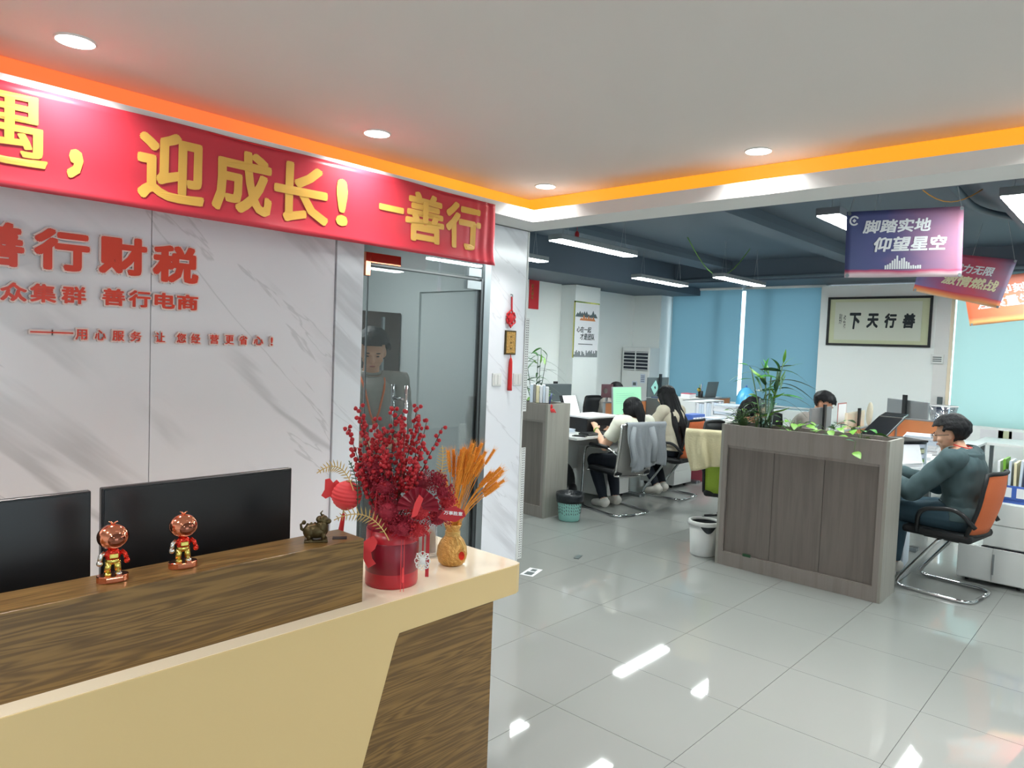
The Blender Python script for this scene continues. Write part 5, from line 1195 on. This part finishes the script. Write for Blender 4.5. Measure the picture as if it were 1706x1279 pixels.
def shell(me, mask, off, name, m, parent, wr=.004, seed=0, extra=None):
    co = np.empty(len(me.vertices)*3); me.vertices.foreach_get('co', co); co = co.reshape(-1,3)
    no = np.empty(len(me.vertices)*3); me.vertices.foreach_get('normal', no); no = no.reshape(-1,3)
    faces = [tuple(p.vertices) for p in me.polygons if all(mask[v] for v in p.vertices)]
    used = sorted({v for f in faces for v in f}); idx = {v: i for i, v in enumerate(used)}
    pts = []
    for v in used:
        c = co[v]; w = wr*noise.noise(Vector(c*11)+Vector((seed,0,0))) + wr*.6*noise.noise(Vector((c[0]*30, c[1]*30, c[2]*12+seed)))
        o_ = off if extra is None else extra(c, off)
        pts.append(tuple(c + no[v]*(o_ + w)))
    m2 = D.meshes.new(name); m2.from_pydata(pts, [], [tuple(idx[v] for v in f) for f in faces]); m2.materials.append(M[m])
    m2.polygons.foreach_set('use_smooth', [True]*len(m2.polygons)); m2.update()
    o = D.objects.new(name, m2); COL.objects.link(o); o.parent = parent
    md = o.modifiers.new('solid', 'SOLIDIFY'); md.thickness = .004; md.offset = 1
    return o
def head_geo(hc, yaw, pitch, s=1., roll=0):
    R = Matrix.Rotation(yaw,3,'Z') @ Matrix.Rotation(roll,3,'Y') @ Matrix.Rotation(-pitch,3,'X'); hc = Vector(hc)
    T = lambda x, y, z: hc + R @ Vector((x*s, y*s, z*s))
    g = MB()
    def e(c, r): g.sph(T(*c), tuple(k*s for k in r), R, 18, 12)
    e((0,-.012,.030), (.076,.094,.088)); e((0,.012,-.015), (.066,.078,.088)); e((0,.045,-.075), (.036,.036,.036)); e((0,.030,-.055), (.056,.050,.040))
    e((0,.085,.022), (.048,.012,.012)); e((0,.098,-.012), (.011,.016,.026)); e((0,.106,-.030), (.014,.013,.010)); e((0,.084,-.058), (.022,.012,.008))
    for sx in (-1,1): e((sx*.074,-.004,-.005), (.010,.020,.031)); e((sx*.040,.062,-.028), (.024,.022,.022)); e((sx*.030,.080,.002), (.013,.010,.008))
    return g, T, R
def hand(wr, d, up, side, bones, curl=.5, s=1.):
    """palm and five jointed fingers as thin bones"""
    wr = Vector(wr); d = Vector(d).normalized(); up = Vector(up); up = (up - d*up.dot(d)).normalized(); lat = d.cross(up)*side
    pe = wr + d*.085*s; bones.append(('hand', wr+d*.012, wr+d*.072*s, .022*s, .026*s, (1.25,.62)))
    for k in range(4):
        L = (.038,.044,.041,.032)[k]*s; off = lat*(-.030+.020*k)*s; a = wr + d*.070*s + off; c1 = curl*.6; b = a + (d*math.cos(c1) - up*math.sin(c1))*L
        c2 = curl*1.5; c = b + (d*math.cos(c2) - up*math.sin(c2))*L*.9
        bones.append(('hand', wr+d*.03+off*.6, a, .010*s, .0095*s, (1,1))); bones.append(('hand', a, b, .0092*s, .0085*s, (1,1))); bones.append(('hand', b, c, .0082*s, .0070*s, (1,1)))
    a = wr + d*.022 - lat*.026*s; b = a + (d*.6 - lat*.7 - up*.25).normalized()*.036*s; c = b + (d*.9 - lat*.25 - up*.3).normalized()*.032*s
    bones.append(('hand', a, b, .012*s, .0105*s, (1,1))); bones.append(('hand', b, c, .010*s, .008*s, (1,1)))
def person(label, loc, rz, J, outfit, hair, skin='skin', s=1., head=(0,0,0), vox=.0085, curl=.5, extras=None, sleeve=1.):
    t = thing('person', label, 'person', loc, rz)
    V_ = lambda k: Vector(J[k])
    B = []
    hips = V_('pelvis'); ch = V_('chest'); nk = V_('neck'); hc = V_('head'); w = J.get('w', 1.)
    wa = hips*.5+ch*.5 + Vector((0,-.01,0))
    B.append(('pelvis', hips+Vector((-.055*w,0,0)), hips+Vector((.055*w,0,0)), .108*w, .108*w, (1,1)))
    B.append(('torso', hips+Vector((0,0,.04)), wa, .112*w, .105*w, (1.28,.95))); B.append(('torso', wa, ch, .108*w, .122*w, (1.30,.92)))
    B.append(('torso', ch, nk*.6+ch*.4, .118*w, .075*w, (1.35,.80)))
    B.append(('neck', nk*.75+ch*.25, nk+ (hc-nk)*.45, .052, .050, (1,1)))
    for sd, q in ((-1,'L'),(1,'R')):
        sh = V_('sh'+q); el = V_('el'+q); wr = V_('wr'+q); hp = V_('hp'+q); kn = V_('kn'+q); an = V_('an'+q); to = V_('to'+q)
        B.append(('torso', nk*.5+ch*.5, sh, .062*w, .058*w, (1,1))); B.append(('uparm', sh, el, .054*w, .041*w, (1,1))); B.append(('foarm', el, wr, .041*w, .026*w, (1,1)))
        B.append(('thigh', hp, kn, .088*w, .056*w, (1,1))); B.append(('shin', kn, kn*.62+an*.38, .055*w, .054*w, (1,1))); B.append(('calf', kn*.62+an*.38, an, .054*w, .034*w, (1,1)))
        B.append(('foot', an+Vector((0,-.03,-.03)), to, .036, .030, (1.1,.9))); B.append(('foot', an, an+Vector((0,-.02,-.04)), .036, .036, (1,1)))
        hd = J.get('hd'+q); hand(wr, hd[0] if hd else (wr-el), hd[1] if hd else (0,0,1), sd, B, curl)
    g = capsules(B); hg, T, R = head_geo(hc, head[0], head[1])
    g.add(hg.v, hg.f)
    me = remesh(g, vox, 1, 'body'); me.materials.clear(); me.materials.append(M[skin]); me.polygons.foreach_set('use_smooth', [True]*len(me.polygons))
    ob = D.objects.new('body', me); COL.objects.link(ob); ob.parent = t
    co = np.empty(len(me.vertices)*3); me.vertices.foreach_get('co', co); co = co.reshape(-1,3)
    lab, tt = bone_label(co, B); names = np.array([b[0] for b in B])[lab]
    Ri = np.array(R.inverted()); hl = (co - np.array(hc)) @ Ri.T
    ishead = (np.linalg.norm(hl/np.array([.10,.135,.135]), axis=1) < 1.0)
    top, tm_, bot, bm_, shm = outfit
    hz = hips.z
    arm = (names == 'uparm') | (names == 'foarm') & (sleeve > .9)
    if sleeve < .9: arm = (names == 'uparm') & (tt < .66)
    else: arm = (names == 'uparm') | ((names == 'foarm') & (tt < .93))
    inleg = (names == 'thigh') | (names == 'shin') | ((names == 'calf') & (tt < .97))
    upper = (((names == 'torso') | ((names == 'pelvis') & (co[:,2] > hz-.02) & (co[:,1] < hips.y+.11))) & ~ishead & ~((co[:,2] > nk.z+.005))) | arm
    lower = ((names == 'pelvis') | inleg | ((names == 'torso') & (co[:,2] < hz+.08)))
    shell(me, lower & ~ishead, .007, bot, bm_, t, .004, 3)
    so = shell(me, upper, .019, top, tm_, t, .010, 7); sm_ = so.modifiers.new('smooth', 'SMOOTH'); sm_.factor = .5; sm_.iterations = 5; so.modifiers.move(1, 0)
    for sd in (-1, 1):
        shell(me, (names == 'foot') & (co[:,0]*1 > -9) & ((co[:,0] - hips.x)*sd > 0), .006, 'shoe', shm, t, .0, 0)
    for sd in (-1,1):
        MB().sph(T(sd*.030,.0855,.006), (.010,.006,.006), R, 10, 6).build('eye', 'eye', t, smooth=True)
        MB().sph(T(sd*.031,.091,.026), (.017,.005,.0035), R, 10, 6).build('eyebrow', 'hair', t, smooth=True)
    MB().sph(T(0,.0935,-.058), (.019,.005,.006), R, 10, 6).build('lips', 'lips', t, smooth=True)
    hair(t, me, hl, ishead, T, R, co)
    if extras: extras(t, T, R, V_)
    return t
def hair_short(t, me, hl, ish, T, R, co, vol=.020, low=-.03, fr=.055):
    x, y, z = hl[:,0], hl[:,1], hl[:,2]
    mask = ish & ((z > fr - .0*y) | ((y < .02) & (z > .02)) | ((y < -.012) & (z > low-.02)) ) & ~((np.abs(x) > .074) & (z < .03) & (y > -.03)) & (z > low-.02)
    hc = np.array(T(0,0,0)); Ri = np.array(R.inverted())
    def ex(c, off):
        q = (c-hc) @ Ri.T
        return off*(.35 + .65*min(1, max(0, (q[2]-low)/.07))) + .006*noise.noise(Vector(q*60)) + .008*max(0, noise.noise(Vector(q*28)))
    shell(me, mask, vol, 'hair', 'hair', t, .002, 5, ex)
def blob_hair(caps, T, R, t, vox=.008):
    g = MB()
    for kind, a, b, ra, rb in caps:
        if kind == 's': g.sph(T(*a), b, R, 18, 12)
        else:
            pts = [T(*p) for p in a]; g.tube(pts, ra, 12, rend=rb); g.sph(pts[0], ra, nu=12); g.sph(pts[-1], rb, nu=12)
    me = remesh(g, vox, 3, 'hair')
    hc = T(0,0,0)
    for v in me.vertices:
        n = v.co - hc; d = Vector((n.x, n.y, 0)); a = math.atan2(n.y, n.x)
        if d.length > 1e-3: v.co += d.normalized()*(.0035*math.sin(a*31+2*math.sin(n.z*9)) + .003*noise.noise(v.co*22))
    me.materials.clear(); me.materials.append(M['hair']); me.polygons.foreach_set('use_smooth', [True]*len(me.polygons))
    o = D.objects.new('hair', me); COL.objects.link(o); o.parent = t
def hair_bob(t, me, hl, ish, T, R, co):
    blob_hair([('s',(0,-.022,.045),(.092,.098,.088),0,0), ('s',(0,-.045,-.005),(.094,.078,.085),0,0), ('t',[(0,-.09,.02),(0,-.115,-.06),(0,-.11,-.15),(0,-.095,-.21)],0,.055,.028), ('s',(-.06,.0,.0),(.034,.05,.06),0,0), ('s',(.06,.0,.0),(.034,.05,.06),0,0)], T, R, t)
def hair_long(t, me, hl, ish, T, R, co):
    blob_hair([('s',(0,-.020,.045),(.090,.098,.090),0,0), ('s',(0,-.045,-.01),(.094,.075,.09),0,0),
      ('t',[(-.045,-.06,-.02),(-.07,-.10,-.16),(-.095,-.185,-.36),(-.085,-.225,-.60)],0,.056,.026), ('t',[(.045,-.06,-.02),(.07,-.10,-.16),(.095,-.185,-.36),(.085,-.225,-.60)],0,.056,.026), ('t',[(0,-.07,-.02),(0,-.12,-.16),(0,-.20,-.36),(0,-.24,-.62)],0,.062,.034),
      ('t',[(-.075,.02,.02),(-.088,-.02,-.10),(-.09,-.05,-.22)],0,.028,.02), ('t',[(.075,.02,.02),(.088,-.02,-.10),(.09,-.05,-.22)],0,.028,.02)], T, R, t)
def seated(lean=.05, dz=0., arms='desk', w=1., hh=.0, headf=.05, legs=0., hx=0.):
    p = .555+dz
    return dict(w=w, pelvis=(0,-.08,p), chest=(0,-.08+lean*.8,p+.33), neck=(0,-.07+lean*1.35,p+.455), head=(hx,-.06+lean*1.35+headf,p+.590+hh),
        shL=(-.165*w,-.07+lean,p+.40), shR=(.165*w,-.07+lean,p+.40),
        elL=(-.225,.06+lean,p+.17), elR=(.225,.06+lean,p+.17), wrL=(-.12,.27+lean,p+.245), wrR=(.12,.27+lean,p+.245),
        hpL=(-.085,-.03,p-.01), hpR=(.085,-.03,p-.01), knL=(-.12,.37,p-.03), knR=(.12,.37,p-.03),
        anL=(-.12,.36+legs,.09), anR=(.12,.40+legs,.09), toL=(-.125,.50+legs,.032), toR=(.125,.54+legs,.032),
        hdL=((.25,1,-.05),(0,0,1)), hdR=((-.25,1,-.05),(0,0,1)))
# man in glasses at the right
def man_extras(t, T, R, V):
    for sd in (-1,1):
        g = MB().tube([T(sd*.032+.022*math.cos(a), .112, .004+.017*math.sin(a)) for a in [i*2*PI/16 for i in range(17)]], .0022, 6)
        g.tube([T(sd*.054,.110,.008), T(sd*.078,.07,.008), T(sd*.082,-.005,.002)], .0022, 6)
        g.build('glasses_rim', 'black', t, smooth=True)
    MB().tube([T(-.010,.113,.008), T(.010,.113,.008)], .002, 6).build('glasses_bridge', 'black', t)
    nk = V('neck'); MB().tube([nk+Vector((.060*math.cos(a), -.006+.062*math.sin(a), .030+.012*math.sin(a))) for a in [i*2*PI/24 for i in range(25)]], .0035, 6).build('neck_cord', 'red2', t, smooth=True)
    ch = V('chest'); g = MB(); g.grid(lambda u, v: (nk.x+(.13-.02*v)*math.cos(PI+u*PI)*1.0, nk.y-.045-.085*math.sin(u*PI)-.02*v, nk.z-.01-.12*v*math.sin(u*PI)-.02*v), 18, 8); g.build('hood', 'sweat', t, smooth=True, solid=.018)
J = seated(.02, .0, w=1.10, headf=.06, hh=-.035)
J['wrL'] = (-.13,.42,.790); J['wrR'] = (.11,.43,.790); J['elL'] = (-.24,.17,.70); J['elR'] = (.24,.17,.70)
person('man in glasses and dark teal sweatshirt typing at the right behind the planter', (2.725, -1.475, 0), yaw_y(.08,.6), J, ('sweatshirt', 'sweat', 'jeans', 'jeans', 'shoe'), lambda *a: hair_short(*a, vol=.028), 'skin2', 1., (.15, .22, 0), .0075, .45, man_extras)
# short-haired woman
def w1x(t, T, R, V):
    w = V('wrL'); e = V('elL'); d = (e-w).normalized(); MB().tube([w+d*.03+Vector((.031*math.cos(a), 0, .031*math.sin(a))) for a in [i*2*PI/16 for i in range(17)]], .006, 6).build('bracelet', 'leafl', t, smooth=True)
J = seated(-.02, -.05, w=1.02, headf=.03, hh=-.07)
J['elL'] = (-.24,.05,.655); J['wrL'] = (-.17,.29,.80); J['hdL'] = ((.2,.5,.5),(0,-.5,.8)); J['elR'] = (.22,.15,.68); J['wrR'] = (.08,.36,.79)
J['anL'] = (-.10,.20,.09); J['toL'] = (-.10,.34,.03); J['knL'] = (-.12,.37,.47); J['anR'] = (.10,.25,.09); J['toR'] = (.10,.38,.03)
person('short-haired woman in a cream t-shirt with a green bracelet sitting at the printer desk', (2.96, 1.40, 0), yaw_y(.18,.63), J, ('t_shirt', 'tee', 'trousers', 'navycl', 'shoe'), hair_bob, 'skin2', 1., (.0, .30, 0), .0075, .8, w1x, .5)
# long-haired woman
J = seated(.08, .0, w=.92, headf=.045, hh=-.03)
J['anL'] = (-.10,.08,.11); J['toL'] = (-.11,.20,.04); J['anR'] = (.10,.16,.10); J['toR'] = (.11,.28,.035)
person('long-haired woman in a beige knitted top sitting in the orange-backed chair', (4.00, 1.50, 0), yaw_y(.10,.6), J, ('knit_top', 'knit', 'trousers', 'navycl', 'shoe'), hair_long, 'skin2', 1., (.0, .18, 0), .0085, .4)
# people mostly hidden behind monitors
J = seated(.08, -.06, w=.95, hh=-.03)
person('person behind the green-lit monitor, only the top of black hair showing', (5.15, 3.12, 0), PI, J, ('jumper', 'greysh', 'trousers', 'navycl', 'shoe'), hair_bob, 'skin', 1., (0,.2,0), .011, .4)
J = seated(.08, -.01, w=1., hh=-.03)
person('dark-haired person seated left of the glass vase behind the fine-leaved plant', (3.36, .36, 0), PI, J, ('jumper', 'navycl', 'trousers', 'navycl', 'shoe'), hair_bob, 'skin', 1., (0,.3,0), .011, .4)
J = seated(.16, -.01, w=1., hh=-.02, headf=.08)
person('person with bowed dark head seen through the bamboo leaves right of the vase', (4.95, .42, 0), PI, J, ('jumper', 'greysh', 'trousers', 'navycl', 'shoe'), lambda *a: hair_short(*a, vol=.03), 'skin', 1., (0,.6,0), .011, .4)
for x, y, lab in ((5.15, 3.17, 'black office chair of the person behind the green-lit monitor'), (3.36, .42, 'black office chair of the person left of the glass vase'), (4.95, .48, 'black office chair of the person with bowed head')):
    c = thing('office_chair', lab, 'chair', (x, y, 0), PI); chair_swivel(c, 'blackmatte')
# man behind the glass door, standing, looking down
J = dict(w=1.0, pelvis=(0,0,.94), chest=(0,.0,1.27), neck=(0,.0,1.40), head=(0,.045,1.545), shL=(-.175,0,1.36), shR=(.175,0,1.36), elL=(-.215,.0,1.09), elR=(.215,.0,1.09), wrL=(-.10,.22,1.02), wrR=(.10,.22,1.02),
    hpL=(-.09,0,.90), hpR=(.09,0,.90), knL=(-.10,.02,.49), knR=(.10,.02,.49), anL=(-.10,-.01,.09), anR=(.10,-.01,.09), toL=(-.12,.13,.032), toR=(.12,.13,.032), hdL=((.4,.9,0),(0,0,1)), hdR=((-.4,.9,0),(0,0,1)))
def lany(t, T, R, V):
    for sd in (-1,1): MB().tube([(sd*.062,-.03,1.425),(sd*.075,.06,1.39),(sd*.06,.125,1.32),(sd*.028,.138,1.18),(0,.140,1.10)], .0065, 6).build('lanyard', 'orange', t, smooth=True)
    MB().box(-.03,.03,.137,.142,1.01,1.10).build('badge', 'paper', t, bevel=.002)
    MB().tube([(.06*math.cos(a), -.005+.062*math.sin(a), 1.418+.012*math.sin(a+PI)) for a in [i*2*PI/24 for i in range(25)]], .011, 8).build('collar', 'greysh', t, smooth=True)
person('man in a grey shirt with an orange lanyard standing behind the glass door looking down', (-.40, 1.12, 0), PI-.42, J, ('shirt', 'greysh', 'trousers', 'navycl', 'shoe'), lambda *a: hair_short(*a, vol=.03, fr=.06), 'skin', 1., (-.2,.38,0), .0075, .4, lany)
